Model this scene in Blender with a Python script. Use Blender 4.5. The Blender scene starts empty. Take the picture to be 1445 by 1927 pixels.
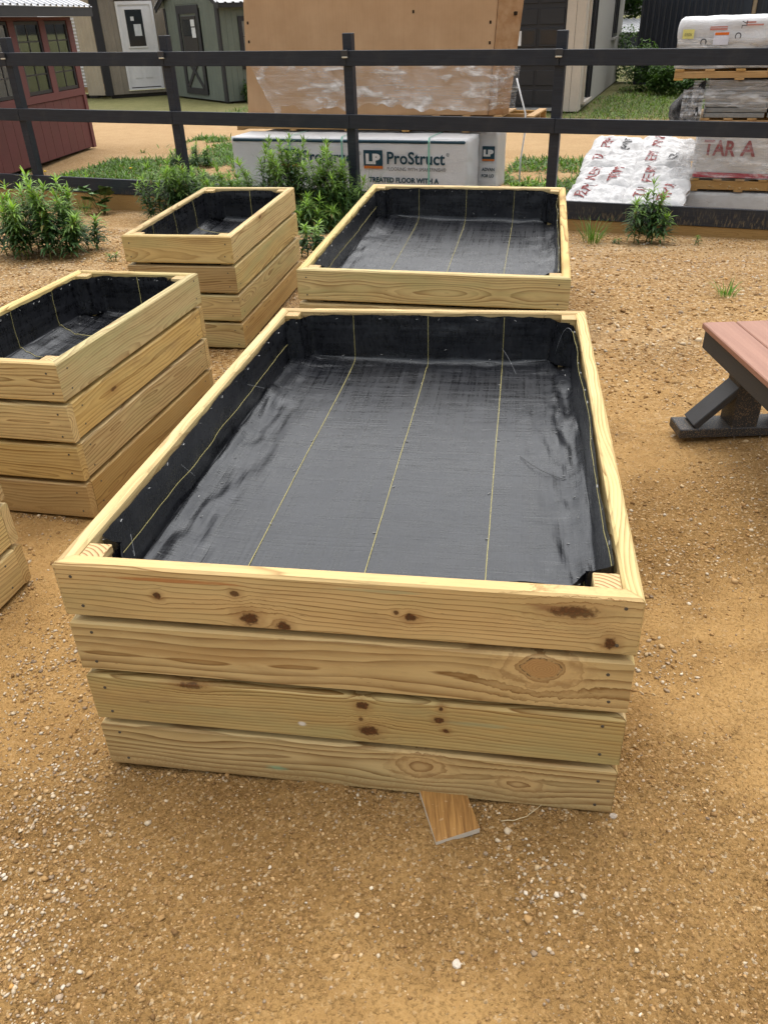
import bpy, bmesh, math, random
import numpy as np
from mathutils import Matrix, Vector

random.seed(7)
rng = np.random.default_rng(11)
R_ = math.radians
SC = bpy.context.scene
COL = SC.collection

# ------------------------------------------------------------------ camera
CAM_F, CAM_PITCH, CAM_ROLL, CAM_H = 1484.36 / 1445.0, 0.558, -0.0343, 1.578
cam = bpy.data.cameras.new("camera")
cam.sensor_fit = 'HORIZONTAL'; cam.sensor_width = 36.0; cam.lens = 36.0 * CAM_F
cam.clip_start = 0.05; cam.clip_end = 2000.0
camo = bpy.data.objects.new("camera", cam); COL.objects.link(camo)
_cp, _sp, _cr, _sr = math.cos(CAM_PITCH), math.sin(CAM_PITCH), math.cos(CAM_ROLL), math.sin(CAM_ROLL)
_r = Vector((1, 0, 0)); _f = Vector((0, _cp, -_sp)); _u = _r.cross(_f)
_R = _cr * _r + _sr * _u; _U = -_sr * _r + _cr * _u
camo.matrix_world = Matrix(((_R.x, _U.x, -_f.x, 0), (_R.y, _U.y, -_f.y, 0), (_R.z, _U.z, -_f.z, CAM_H), (0, 0, 0, 1)))
SC.camera = camo

# ------------------------------------------------------------------ world and sun
SUN_EL, SUN_AZ = R_(72), R_(5)          # azimuth from +Y towards +X
w = bpy.data.worlds.new("World"); SC.world = w; w.use_nodes = True
nt = w.node_tree; nt.nodes.clear()
sky = nt.nodes.new('ShaderNodeTexSky'); sky.sky_type = 'NISHITA'; sky.sun_disc = False
sky.sun_elevation = SUN_EL; sky.sun_rotation = SUN_AZ
sky.air_density = 1.2; sky.dust_density = 5.0; sky.ozone_density = 1.0
hs = nt.nodes.new('ShaderNodeHueSaturation'); hs.inputs['Saturation'].default_value = 0.22
bg = nt.nodes.new('ShaderNodeBackground'); bg.inputs['Strength'].default_value = 0.15
wo = nt.nodes.new('ShaderNodeOutputWorld')
nt.links.new(sky.outputs[0], hs.inputs['Color']); nt.links.new(hs.outputs[0], bg.inputs[0]); nt.links.new(bg.outputs[0], wo.inputs[0])
sun = bpy.data.lights.new("sun", 'SUN'); sun.energy = 1.5; sun.angle = R_(115); sun.color = (1.0, 0.95, 0.88)
suno = bpy.data.objects.new("sun", sun); COL.objects.link(suno); suno.location = (0, 0, 30)
_d = Vector((math.sin(SUN_AZ) * math.cos(SUN_EL), math.cos(SUN_AZ) * math.cos(SUN_EL), math.sin(SUN_EL)))
suno.rotation_euler = _d.to_track_quat('Z', 'Y').to_euler()
SC.view_settings.view_transform = 'Standard'; SC.view_settings.look = 'None'
SC.view_settings.exposure = 0.62; SC.view_settings.gamma = 1.0
SC.cycles.max_bounces = 5; SC.cycles.diffuse_bounces = 2; SC.cycles.glossy_bounces = 2; SC.cycles.use_adaptive_sampling = True; SC.cycles.adaptive_threshold = 0.025; SC.cycles.transparent_max_bounces = 10

# ------------------------------------------------------------------ numpy noise
def _hash(ix, iy, seed):
    h = (ix.astype(np.int64) * 374761393 + iy.astype(np.int64) * 668265263 + int(seed) * 974634777) & 0xffffffff
    h = ((h ^ (h >> 13)) * 1274126177) & 0xffffffff
    h = ((h ^ (h >> 15)) * 2246822519) & 0xffffffff
    return ((h ^ (h >> 16)) & 0xffffff) / float(0xffffff)
def vnoise(x, y, seed=0):
    x = np.asarray(x, float); y = np.asarray(y, float)
    ix = np.floor(x); iy = np.floor(y); fx = x - ix; fy = y - iy
    fx = fx * fx * fx * (fx * (fx * 6 - 15) + 10); fy = fy * fy * fy * (fy * (fy * 6 - 15) + 10)
    a = _hash(ix, iy, seed); b = _hash(ix + 1, iy, seed); c = _hash(ix, iy + 1, seed); d = _hash(ix + 1, iy + 1, seed)
    return (a * (1 - fx) + b * fx) * (1 - fy) + (c * (1 - fx) + d * fx) * fy - 0.5
def fbm(x, y, seed=0, oct=3):
    s = 0; a = 1.0
    for k in range(oct):
        s = s + a * vnoise(x * 2 ** k, y * 2 ** k, seed + 17 * k); a *= 0.5
    return s
def sstep(a, b, x):
    t = np.clip((np.asarray(x, float) - a) / (b - a), 0, 1); return t * t * (3 - 2 * t)

# ------------------------------------------------------------------ node helper
class NT:
    def __init__(self, name):
        self.m = bpy.data.materials.new(name); self.m.use_nodes = True
        self.t = self.m.node_tree; self.t.nodes.clear()
        self.out = self.t.nodes.new('ShaderNodeOutputMaterial')
    def n(self, typ, **kw):
        o = self.t.nodes.new(typ)
        for k, v in kw.items(): setattr(o, k, v)
        return o
    def put(self, sock, v):
        if isinstance(v, bpy.types.NodeSocket): self.t.links.new(v, sock)
        elif isinstance(v, (tuple, list)):
            v = tuple(v)
            if sock.type == 'RGBA' and len(v) == 3: v = v + (1.0,)
            sock.default_value = v
        else: sock.default_value = v
    def math(self, op, a, b=0.0, c=None, clamp=False):
        o = self.n('ShaderNodeMath', operation=op); o.use_clamp = clamp
        self.put(o.inputs[0], a); self.put(o.inputs[1], b)
        if c is not None: self.put(o.inputs[2], c)
        return o.outputs[0]
    def vmath(self, op, a, b=(0, 0, 0)):
        o = self.n('ShaderNodeVectorMath', operation=op); self.put(o.inputs[0], a)
        if op == 'SCALE': self.put(o.inputs['Scale'], b)
        else: self.put(o.inputs[1], b)
        return o.outputs['Value'] if op in ('LENGTH', 'DOT_PRODUCT', 'DISTANCE') else o.outputs[0]
    def sep(self, v):
        o = self.n('ShaderNodeSeparateXYZ'); self.put(o.inputs[0], v); return o.outputs
    def comb(self, x, y, z):
        o = self.n('ShaderNodeCombineXYZ'); self.put(o.inputs[0], x); self.put(o.inputs[1], y); self.put(o.inputs[2], z); return o.outputs[0]
    def noise(self, v, scale=1.0, detail=2.0, rough=0.5, dist=0.0, color=False):
        o = self.n('ShaderNodeTexNoise'); self.put(o.inputs['Vector'], v); o.inputs['Scale'].default_value = scale
        o.inputs['Detail'].default_value = detail; o.inputs['Roughness'].default_value = rough; o.inputs['Distortion'].default_value = dist
        return o.outputs['Color'] if color else o.outputs['Fac']
    def voro(self, v, scale, feature='F1', out='Distance', rand=1.0):
        o = self.n('ShaderNodeTexVoronoi', feature=feature); self.put(o.inputs['Vector'], v); o.inputs['Scale'].default_value = scale
        o.inputs['Randomness'].default_value = rand
        return o.outputs[out]
    def ramp(self, f, stops, interp='LINEAR'):
        o = self.n('ShaderNodeValToRGB'); cr = o.color_ramp; cr.interpolation = interp
        while len(cr.elements) < len(stops): cr.elements.new(0.5)
        for e, (p, c) in zip(cr.elements, stops):
            e.position = p
            e.color = (c, c, c, 1) if isinstance(c, (int, float)) else tuple(c) + (1.0,)
        self.put(o.inputs[0], f); return o.outputs[0]
    def mix(self, f, a, b, blend='MIX'):
        o = self.n('ShaderNodeMix', data_type='RGBA', blend_type=blend)
        self.put(o.inputs['Factor'], f)
        self.put(o.inputs[6], a); self.put(o.inputs[7], b); return o.outputs[2]
    def rng(self, v, a, b, c, d, clamp=True):
        o = self.n('ShaderNodeMapRange'); o.clamp = clamp
        for i, q in enumerate((v, a, b, c, d)): self.put(o.inputs[i], q)
        return o.outputs[0]
    def obj(self): return self.n('ShaderNodeTexCoord').outputs['Object']
    def rand(self): return self.n('ShaderNodeObjectInfo').outputs['Random']
    def bump(self, h, strength=0.3, dist=0.01, normal=None):
        o = self.n('ShaderNodeBump'); o.inputs['Strength'].default_value = strength; o.inputs['Distance'].default_value = dist
        self.put(o.inputs['Height'], h)
        if normal is not None: self.put(o.inputs['Normal'], normal)
        return o.outputs[0]
    def bsdf(self, color, rough=0.6, spec=0.3, normal=None, **kw):
        o = self.n('ShaderNodeBsdfPrincipled'); self.put(o.inputs['Base Color'], color); self.put(o.inputs['Roughness'], rough)
        self.put(o.inputs['Specular IOR Level'], spec)
        if normal is not None: self.put(o.inputs['Normal'], normal)
        for k, v in kw.items(): self.put(o.inputs[k.replace('_', ' ')], v)
        self.t.links.new(o.outputs[0], self.out.inputs[0]); return o

MATS = {}
def simple(name, color, rough=0.6, spec=0.3, var=0.12, scale=6.0, bump=0.0, bscale=60.0, metal=0.0, stretch=(1, 1, 1)):
    if name in MATS: return MATS[name]
    k = NT(name); p = k.vmath('MULTIPLY', k.obj(), stretch); p = k.vmath('ADD', p, k.vmath('SCALE', (13.0, 7.0, 3.0), k.rand()))
    n = k.noise(p, scale, 4, 0.6); n2 = k.noise(p, scale * 9, 2, 0.6)
    v = k.math('ADD', k.rng(n, 0.3, 0.7, 1 - var, 1 + var), k.rng(n2, 0.3, 0.7, -var * .4, var * .4))
    o = k.n('ShaderNodeHueSaturation'); k.put(o.inputs['Color'], color); k.put(o.inputs['Value'], v)
    nb = k.bump(k.noise(p, bscale, 3, 0.6), bump, 0.004) if bump > 0 else None
    k.bsdf(o.outputs[0], k.rng(n, 0.3, 0.7, rough * .9, min(1, rough * 1.1)), spec, nb, Metallic=metal)
    MATS[name] = k.m; return k.m

def pine(name, knots=(), base=1.0, freq=120.0, y0=0.03, z0=0.0, green=0.25, wander=0.05, stains=(), tint=(1, 1, 1), contrast=1.0, rknots=True, eyes=(), thin=False):
    """flat-sawn southern pine: growth rings cut by the board face, bent round knots. Local x along, z up the face."""
    k = NT(name); P = k.obj(); rnd = k.rand()
    X, Y, Z = k.sep(P)
    sx = k.math('ADD', X, k.math('MULTIPLY', rnd, 91.0))
    S = k.comb(sx, Y, k.math('ADD', Z, k.math('MULTIPLY', rnd, 37.0)))
    zc = Z
    knotmask = 0.0; knotdark = 0.0
    for i, (kx, kz, r, asp, dk) in enumerate(knots):
        dx = k.math('DIVIDE', k.math('SUBTRACT', X, kx), asp); dz = k.math('SUBTRACT', Z, kz)
        wob = k.math('MULTIPLY', k.math('SUBTRACT', k.noise(S, 62.0 + i, 3, .65), 0.5), r * 1.7)
        d = k.math('ADD', k.math('SQRT', k.math('ADD', k.math('MULTIPLY', dx, dx), k.math('MULTIPLY', dz, dz))), wob)
        g = k.math('EXPONENT', k.math('MULTIPLY', k.math('POWER', k.math('DIVIDE', d, r * 2.6), 2.0), -1.0))
        # pull the grain coordinate towards the knot's own line so lines swell round it
        zc = k.math('ADD', zc, k.math('MULTIPLY', k.math('MULTIPLY', k.math('SUBTRACT', kz, zc), g), 0.85))
        mk = k.rng(d, r * 0.75, r * 1.15, 1.0, 0.0)
        halo = k.math('MULTIPLY', k.rng(d, r * 1.0, r * 2.6, 0.45, 0.0), dk)
        knotmask = k.math('MAXIMUM', knotmask, k.math('MULTIPLY', mk, dk))
        knotdark = k.math('MAXIMUM', knotdark, halo)
    lo = k.noise(k.vmath('MULTIPLY', S, (1.3, 1.0, 5.0)), 1.0, 2.0, 0.5)
    lo2 = k.noise(k.vmath('MULTIPLY', S, (2.2, 1.0, 3.0)), 1.0, 1.0, 0.5)
    zc = k.math('ADD', zc, k.math('MULTIPLY', k.math('SUBTRACT', lo, 0.5), wander))
    zoff = k.math('ADD', z0, k.math('MULTIPLY', k.math('SUBTRACT', k.math('FRACT', k.math('MULTIPLY', rnd, 7.31)), 0.5), 0.14 if rknots else 0.0))
    zc = k.math('SUBTRACT', zc, zoff)
    yc = k.math('ADD', k.math('ADD', Y, y0), k.math('MULTIPLY', k.math('SUBTRACT', lo2, 0.5), 0.11))
    rr = k.math('SQRT', k.math('ADD', k.math('MULTIPLY', zc, zc), k.math('MULTIPLY', yc, yc)))
    ring = k.math('MULTIPLY', rr, freq)
    ring = k.math('ADD', ring, k.math('MULTIPLY', k.noise(k.vmath('MULTIPLY', S, (3, 30, 30)), 1.0, 3.0, 0.6), 0.9))
    fr = k.math('FRACT', ring)
    per = k.math('FLOOR', ring)
    wn = k.n('ShaderNodeTexWhiteNoise', noise_dimensions='1D'); k.put(wn.inputs['W'], k.math('ADD', per, k.math('MULTIPLY', rnd, 50.0)))
    amp = k.math('MULTIPLY', k.rng(wn.outputs[0], 0, 1, 0.40, 1.0), contrast, clamp=True)
    late = k.math('MULTIPLY', k.ramp(fr, [(0.0, 0.0), (0.62, 0.06), (0.80, 0.35), (0.92, 1.0), (1.0, 0.0)] if thin else [(0.0, 0.0), (0.30, 0.12), (0.68, 0.55), (0.93, 1.0), (1.0, 0.10)]), amp)
    late = k.math('MULTIPLY', late, k.rng(k.noise(k.vmath('MULTIPLY', S, (4, 20, 25)), 1.0, 4, 0.7), .28, .55, .55, 1.0))
    fine = k.noise(k.vmath('MULTIPLY', S, (7, 200, 260)), 1.0, 3.0, 0.6)
    patch = k.noise(k.vmath('MULTIPLY', S, (2.5, 5, 9)), 1.0, 3.0, 0.55)
    c = k.mix(late, (0.70 * base * tint[0], 0.545 * base * tint[1], 0.270 * base * tint[2]), (0.225 * base * tint[0], 0.118 * base * tint[1], 0.034 * base * tint[2]))
    c = k.mix(k.rng(patch, 0.35, 0.75, 0.0, 0.55), c, k.mix(1.0, c, (0.80, 0.70, 0.56), 'MULTIPLY'))
    hv = k.n('ShaderNodeHueSaturation'); k.put(hv.inputs['Color'], c); k.put(hv.inputs['Value'], k.rng(k.math('FRACT', k.math('MULTIPLY', rnd, 13.7)), 0, 1, .80, 1.08)); k.put(hv.inputs['Saturation'], k.rng(k.math('FRACT', k.math('MULTIPLY', rnd, 5.3)), 0, 1, .92, 1.12)); c = hv.outputs[0]
    dirt = k.noise(k.vmath('MULTIPLY', S, (3.5, 9, 14)), 1.0, 5.0, 0.7)
    c = k.mix(k.rng(dirt, .52, .72, 0, .50), c, (.33, .215, .10))
    gp = k.noise(k.vmath('MULTIPLY', S, (1.8, 4, 13)), 1.0, 3.0, 0.6)
    c = k.mix(k.math('MULTIPLY', k.rng(gp, 0.46, 0.72, 0.0, 1.0), green * 1.25), c, (0.36 * base, 0.37 * base, 0.17 * base))
    c = k.mix(k.rng(fine, 0.3, 0.75, 0.0, 0.22), c, (0.30, 0.18, 0.07))
    # small mill marks and specks
    sp = k.noise(k.vmath('MULTIPLY', S, (28, 90, 120)), 1.0, 2.0, 0.6)
    c = k.mix(k.rng(sp, 0.70, 0.78, 0.0, 0.45), c, (0.16, 0.09, 0.035))
    if rknots:
        pv = k.vmath('MULTIPLY', S, (2.6, 0.0, 7.5))
        vd = k.voro(pv, 1.0, 'F1', 'Distance'); vc = k.voro(pv, 1.0, 'F1', 'Color')
        on = k.math('GREATER_THAN', k.sep(vc)[0], 0.62)
        vd = k.math('ADD', vd, k.math('MULTIPLY', k.math('SUBTRACT', k.noise(S, 60.0, 2), 0.5), 0.06))
        c = k.mix(k.math('MULTIPLY', k.rng(vd, 0.06, 0.26, 0.5, 0.0), on), c, (0.30, 0.16, 0.055))
        c = k.mix(k.math('MULTIPLY', k.rng(vd, 0.045, 0.075, 0.9, 0.0), on), c, (0.10, 0.045, 0.016))
    for (cx, cz, hx, hz, col, st) in stains:
        dx = k.math('DIVIDE', k.math('SUBTRACT', X, cx), hx); dz = k.math('DIVIDE', k.math('SUBTRACT', Z, cz), hz)
        d = k.math('SQRT', k.math('ADD', k.math('MULTIPLY', dx, dx), k.math('MULTIPLY', dz, dz)))
        d = k.math('ADD', d, k.math('MULTIPLY', k.math('SUBTRACT', k.noise(k.vmath('MULTIPLY', S, (14, 60, 60)), 1.0, 4, 0.65), 0.5), 1.6))
        c = k.mix(k.rng(d, 0.45, 1.0, st, 0.0), c, col)
    for (kx, kz, r, asp, lines, rim) in eyes:            # big sound knots: growth rings bending right round them
        dx = k.math('DIVIDE', k.math('SUBTRACT', X, kx), asp); dz = k.math('SUBTRACT', Z, kz)
        d = k.math('SQRT', k.math('ADD', k.math('MULTIPLY', dx, dx), k.math('MULTIPLY', dz, dz)))
        d = k.math('MULTIPLY', d, k.rng(k.noise(S, 26.0, 3, .6), .25, .75, .72, 1.28))
        ln = k.ramp(k.math('FRACT', k.math('MULTIPLY', d, lines)), [(0, 0), (.4, .05), (.8, .8), (.95, 1), (1, 0)])
        zone = k.math('MULTIPLY', k.rng(d, r * 1.05, r * 2.9, 1.0, 0.0), .9)
        c = k.mix(zone, c, (.60 * base, .42 * base, .19 * base))
        c = k.mix(k.math('MULTIPLY', zone, ln), c, (.235, .125, .042))
        core = k.rng(d, r * .9, r * 1.0, 1.0, 0.0)
        c = k.mix(k.math('MULTIPLY', core, rim), c, k.mix(k.ramp(k.math('FRACT', k.math('MULTIPLY', d, 240.0)), [(0, 0), (1, 1)]), (.50, .31, .125), (.36, .20, .075)))
        edge_ = k.math('MULTIPLY', k.rng(k.math('ABSOLUTE', k.math('SUBTRACT', d, r)), .0, r * .09, 1.0, 0.0), rim)
        c = k.mix(k.math('MULTIPLY', edge_, k.rng(k.noise(S, 120.0, 2), .35, .55, .2, 1.0)), c, (.06, .028, .012))
    if knots:
        c = k.mix(knotdark, c, (0.27, 0.13, 0.042))
        kr = k.noise(S, 160.0, 3, 0.6)
        c = k.mix(k.math('MULTIPLY', knotmask, k.rng(kr, .25, .5, .7, 1.0)), c, k.mix(k.rng(kr, .35, .65, 0, 1), (0.022, 0.010, 0.005), (0.15, 0.062, 0.021)))
    Pw = k.n('ShaderNodeNewGeometry').outputs['Position']; Zw = k.sep(Pw)[2]      # soil splashed up the lowest boards
    spl = k.math('MULTIPLY', k.rng(k.math('ADD', Zw, k.math('MULTIPLY', k.math('SUBTRACT', k.noise(Pw, 9.0, 4, .7), .5), .09)), .0, .05, .75, 0.0), k.rng(k.noise(Pw, 150.0, 3, .7), .38, .58, .25, 1.0))
    c = k.mix(spl, c, (.34, .205, .08))
    bh = k.math('ADD', k.math('MULTIPLY', late, 0.4), fine)
    if knots: bh = k.math('SUBTRACT', bh, k.math('MULTIPLY', knotmask, 0.7))
    k.bsdf(c, 0.62, 0.25, k.bump(bh, 0.28, 0.002))
    MATS[name] = k.m; return k.m

def endgrain(name='end_grain'):
    k = NT(name); P = k.obj(); X, Y, Z = k.sep(P); rnd = k.rand()
    r = k.math('SQRT', k.math('ADD', k.math('POWER', k.math('ADD', Y, 0.06), 2.0), k.math('POWER', k.math('ADD', X, k.math('MULTIPLY', rnd, 0.05)), 2.0)))
    r = k.math('ADD', r, k.math('MULTIPLY', k.noise(P, 40.0, 2), 0.004))
    fr = k.math('FRACT', k.math('MULTIPLY', r, 95.0))
    late = k.ramp(fr, [(0, 0), (.5, .1), (.75, .8), (.92, 1), (1, 0)])
    c = k.mix(late, (0.60, 0.43, 0.22), (0.25, 0.125, 0.05))
    k.bsdf(c, 0.75, 0.2, k.bump(late, 0.2, 0.001)); return k.m

# ------------------------------------------------------------------ object helpers
def link(o, parent=None):
    COL.objects.link(o)
    if parent is not None: o.parent = parent
    return o
def tag(o, label, cat, group=None, kind=None):
    o['label'] = label
    if cat: o['category'] = cat
    if group: o['group'] = group
    if kind: o['kind'] = kind
    return o
def empty(name, loc=(0, 0, 0), mat=None, rotz=0.0):
    o = bpy.data.objects.new(name, None); o.empty_display_size = 0.1; COL.objects.link(o)
    if mat is not None: o.matrix_world = mat
    else:
        o.location = loc; o.rotation_euler = (0, 0, rotz)
    return o
def mesh_np(name, V, F, mat=None, smooth=False, parent=None, col=None):
    """V (n,3) array, F (m,k) array of equal-size faces."""
    V = np.asarray(V, np.float32); F = np.asarray(F, np.int32)
    me = bpy.data.meshes.new(name)
    me.vertices.add(len(V)); me.vertices.foreach_set('co', V.ravel())
    m, k = F.shape
    me.loops.add(m * k); me.loops.foreach_set('vertex_index', F.ravel())
    me.polygons.add(m); me.polygons.foreach_set('loop_start', np.arange(0, m * k, k, dtype=np.int32))
    me.polygons.foreach_set('loop_total', np.full(m, k, np.int32))
    if smooth: me.polygons.foreach_set('use_smooth', np.ones(m, bool))
    if col is not None:
        a = me.color_attributes.new('Col', 'FLOAT_COLOR', 'POINT')
        c4 = np.ones((len(V), 4), np.float32); c4[:, :3] = col; a.data.foreach_set('color', c4.ravel())
    me.update(); me.validate()
    if mat: me.materials.append(mat)
    return link(bpy.data.objects.new(name, me), parent)
def mesh_py(name, V, F, mat=None, parent=None, smooth=False, loc=None):
    me = bpy.data.meshes.new(name); me.from_pydata([tuple(v) for v in V], [], [tuple(f) for f in F])
    if smooth:
        for p in me.polygons: p.use_smooth = True
    me.update()
    if mat: me.materials.append(mat)
    o = link(bpy.data.objects.new(name, me), parent)
    if loc is not None: o.location = loc
    return o
def inst(name, me, parent=None, loc=(0, 0, 0), rot=None, mat=None):
    o = bpy.data.objects.new(name, me); link(o, parent); o.location = loc
    if rot is not None: o.rotation_euler = rot
    return o
def box(name, x0, x1, y0, y1, z0, z1, mat, parent=None, bev=0.0):
    """box whose own origin is its centre"""
    c = ((x0 + x1) / 2, (y0 + y1) / 2, (z0 + z1) / 2); a, b, h = abs(x1 - x0) / 2, abs(y1 - y0) / 2, abs(z1 - z0) / 2
    bm = bmesh.new(); bmesh.ops.create_cube(bm, size=2.0)
    for v in bm.verts: v.co = (v.co.x * a, v.co.y * b, v.co.z * h)
    if bev > 0: bmesh.ops.bevel(bm, geom=bm.edges[:], offset=min(bev, a * .8, b * .8, h * .8), segments=1, affect='EDGES')
    me = bpy.data.meshes.new(name); bm.to_mesh(me); bm.free()
    if mat: me.materials.append(mat)
    o = link(bpy.data.objects.new(name, me), parent); o.location = c
    return o
def beam(name, p0, p1, wdt, hgt, mat, parent=None, up=(0, 0, 1), bev=0.003):
    p0 = Vector(p0); p1 = Vector(p1); x = (p1 - p0); L = x.length; x.normalize()
    y = Vector(up).cross(x).normalized(); z = x.cross(y)
    o = box(name, -L / 2, L / 2, -wdt / 2, wdt / 2, -hgt / 2, hgt / 2, mat, parent, bev)
    c = (p0 + p1) / 2
    o.matrix_local = Matrix(((x.x, y.x, z.x, c.x), (x.y, y.y, z.y, c.y), (x.z, y.z, z.z, c.z), (0, 0, 0, 1)))
    return o
def tube(name, pts, rad, mat, parent=None, seg=6, taper=1.0):
    pts = np.array(pts, float); n = len(pts); V = []; F = []
    for i in range(n):
        t = pts[min(i + 1, n - 1)] - pts[max(i - 1, 0)]; t = t / (np.linalg.norm(t) + 1e-9)
        a = np.cross(t, (0.3, 0.2, 1.0)); a /= (np.linalg.norm(a) + 1e-9); b = np.cross(t, a)
        r = rad * (1 + (taper - 1) * i / (n - 1))
        for k in range(seg):
            an = 2 * math.pi * k / seg; V.append(pts[i] + r * (math.cos(an) * a + math.sin(an) * b))
    for i in range(n - 1):
        for k in range(seg): F.append((i * seg + k, i * seg + (k + 1) % seg, (i + 1) * seg + (k + 1) % seg, (i + 1) * seg + k))
    F.append(tuple(range(seg - 1, -1, -1))); F.append(tuple(range((n - 1) * seg, n * seg)))
    return mesh_py(name, V, F, mat, parent, True)
def lettering(text, size, mat, parent, origin, xdir, ydir, name='lettering', bold=0.0, align='LEFT', width=None, warp=None, fit_h=None):
    """flat printed letters, built as a thin mesh in the plane spanned by xdir, ydir"""
    cu = bpy.data.curves.new('txt', 'FONT'); cu.body = text; cu.size = size; cu.offset = bold; cu.align_x = align
    cu.resolution_u = 3
    to = bpy.data.objects.new('txt', cu); COL.objects.link(to)
    dg = bpy.context.evaluated_depsgraph_get(); me0 = to.evaluated_get(dg).to_mesh()
    V = [v.co.copy() for v in me0.vertices]; F = [tuple(p.vertices) for p in me0.polygons]
    to.evaluated_get(dg).to_mesh_clear(); bpy.data.objects.remove(to); bpy.data.curves.remove(cu)
    xd, yd, og = Vector(xdir).normalized(), Vector(ydir).normalized(), Vector(origin)
    x0 = min(v.x for v in V); x1 = max(v.x for v in V)
    kx = (width / (x1 - x0)) if width else 1.0
    ky = 1.0
    if fit_h:
        ya = min(v.y for v in V); yb = max(v.y for v in V); ky = fit_h / (yb - ya)
    xo = x0 if align == 'LEFT' else (x0 + x1) / 2
    V = [og + xd * ((v.x - xo) * kx) + yd * (v.y * ky) for v in V]
    if warp:
        bm = bmesh.new(); vs = [bm.verts.new(v) for v in V]
        for f in F: bm.faces.new([vs[i] for i in f])
        bmesh.ops.triangulate(bm, faces=bm.faces[:])
        for _ in range(3):
            lg = [e_ for e_ in bm.edges if e_.calc_length() > .022]
            if lg: bmesh.ops.subdivide_edges(bm, edges=lg, cuts=1); bmesh.ops.triangulate(bm, faces=bm.faces[:])
        bm.verts.index_update(); V = [Vector(warp(v.co)) for v in bm.verts]; F = [tuple(v.index for v in f.verts) for f in bm.faces]; bm.free()
    return mesh_py(name, V, F, mat, parent)

# ------------------------------------------------------------------ ground shape
P0 = np.array([-0.2419, 10.458]); PHI = -0.3555
FE = np.array([math.cos(PHI), math.sin(PHI)]); FN = np.array([-FE[1], FE[0]])
def fw(s, d):                       # fence coordinates -> world xy
    p = P0 + FE * s + FN * d; return float(p[0]), float(p[1])
#            front-right x, y, yaw, width, length, z, pitch tilt, roll tilt
BOX = dict(main=(.5002, 1.1707, -.1719, 1.2323, 1.8747, 0, -.0174, .0095),
           two=(.8396, 3.4386, -.1946, 1.2323, 1.8747, -.0165, .0268, -.0155),
           A=(-.7519, 4.3085, -.1988, .619, 1.2269, .0158, .0284, .0003),
           B=(-1.1091, 2.5669, -.2177, .619, 1.2269, -.0089, -.0173, .0004),
           C=(-1.472, .985, -.2177, .619, 1.2269, 0.0, 0.0, 0.0))
def ground_base(x, y):
    x = np.asarray(x, float); y = np.asarray(y, float)
    d = (x - P0[0]) * FN[0] + (y - P0[1]) * FN[1]
    z = -0.56 * sstep(-4.4, -0.2, d) + 0.09 * sstep(0.6, 5.0, d)
    num = 0; den = 0.6
    for b in BOX.values():
        X, Y, yaw, W, L, bz, tp, tr = b
        e = (math.cos(yaw), math.sin(yaw)); n = (-e[1], e[0])
        lx = (x - X) * e[0] + (y - Y) * e[1]; ly = (x - X) * n[0] + (y - Y) * n[1]
        ox = np.maximum(0, np.abs(lx + W / 2) - W / 2 - .05); oy = np.maximum(0, np.abs(ly - L / 2) - L / 2 - .05)
        wgt = np.exp(-(ox ** 2 + oy ** 2) / 0.09) * 6
        num = num + wgt * (bz + ly * tp + lx * tr); den = den + wgt
    return z + num / den - 0.004
def ground_z(x, y):
    x = np.asarray(x, float); y = np.asarray(y, float)
    amp = 1 / (1 + (np.abs(y) / 14) ** 2)
    z = ground_base(x, y) + 0.020 * fbm(x * 0.9, y * 0.9, 3, 2) * amp
    z = z + 0.015 * fbm(x * 5.5, y * 5.5, 5, 3) * amp
    near = np.clip(1.6 - y * 0.22, 0.25, 1.0)
    lump = fbm(x * 34, y * 34, 9, 3) * (.45 + .75 * grit(x, y))
    return z + near * (0.0075 * lump + 0.012 * np.maximum(0, fbm(x * 16, y * 16, 21, 2) - 0.12)) - 0.006
def grit(x, y):
    x = np.asarray(x, float); y = np.asarray(y, float)
    return sstep(-.34, .42, fbm(x * 1.7 + .35 * fbm(x * 4, y * 4, 91, 2), y * 1.7, 43, 4))
def gz(x, y): return float(ground_z(np.array([x]), np.array([y]))[0])

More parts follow.
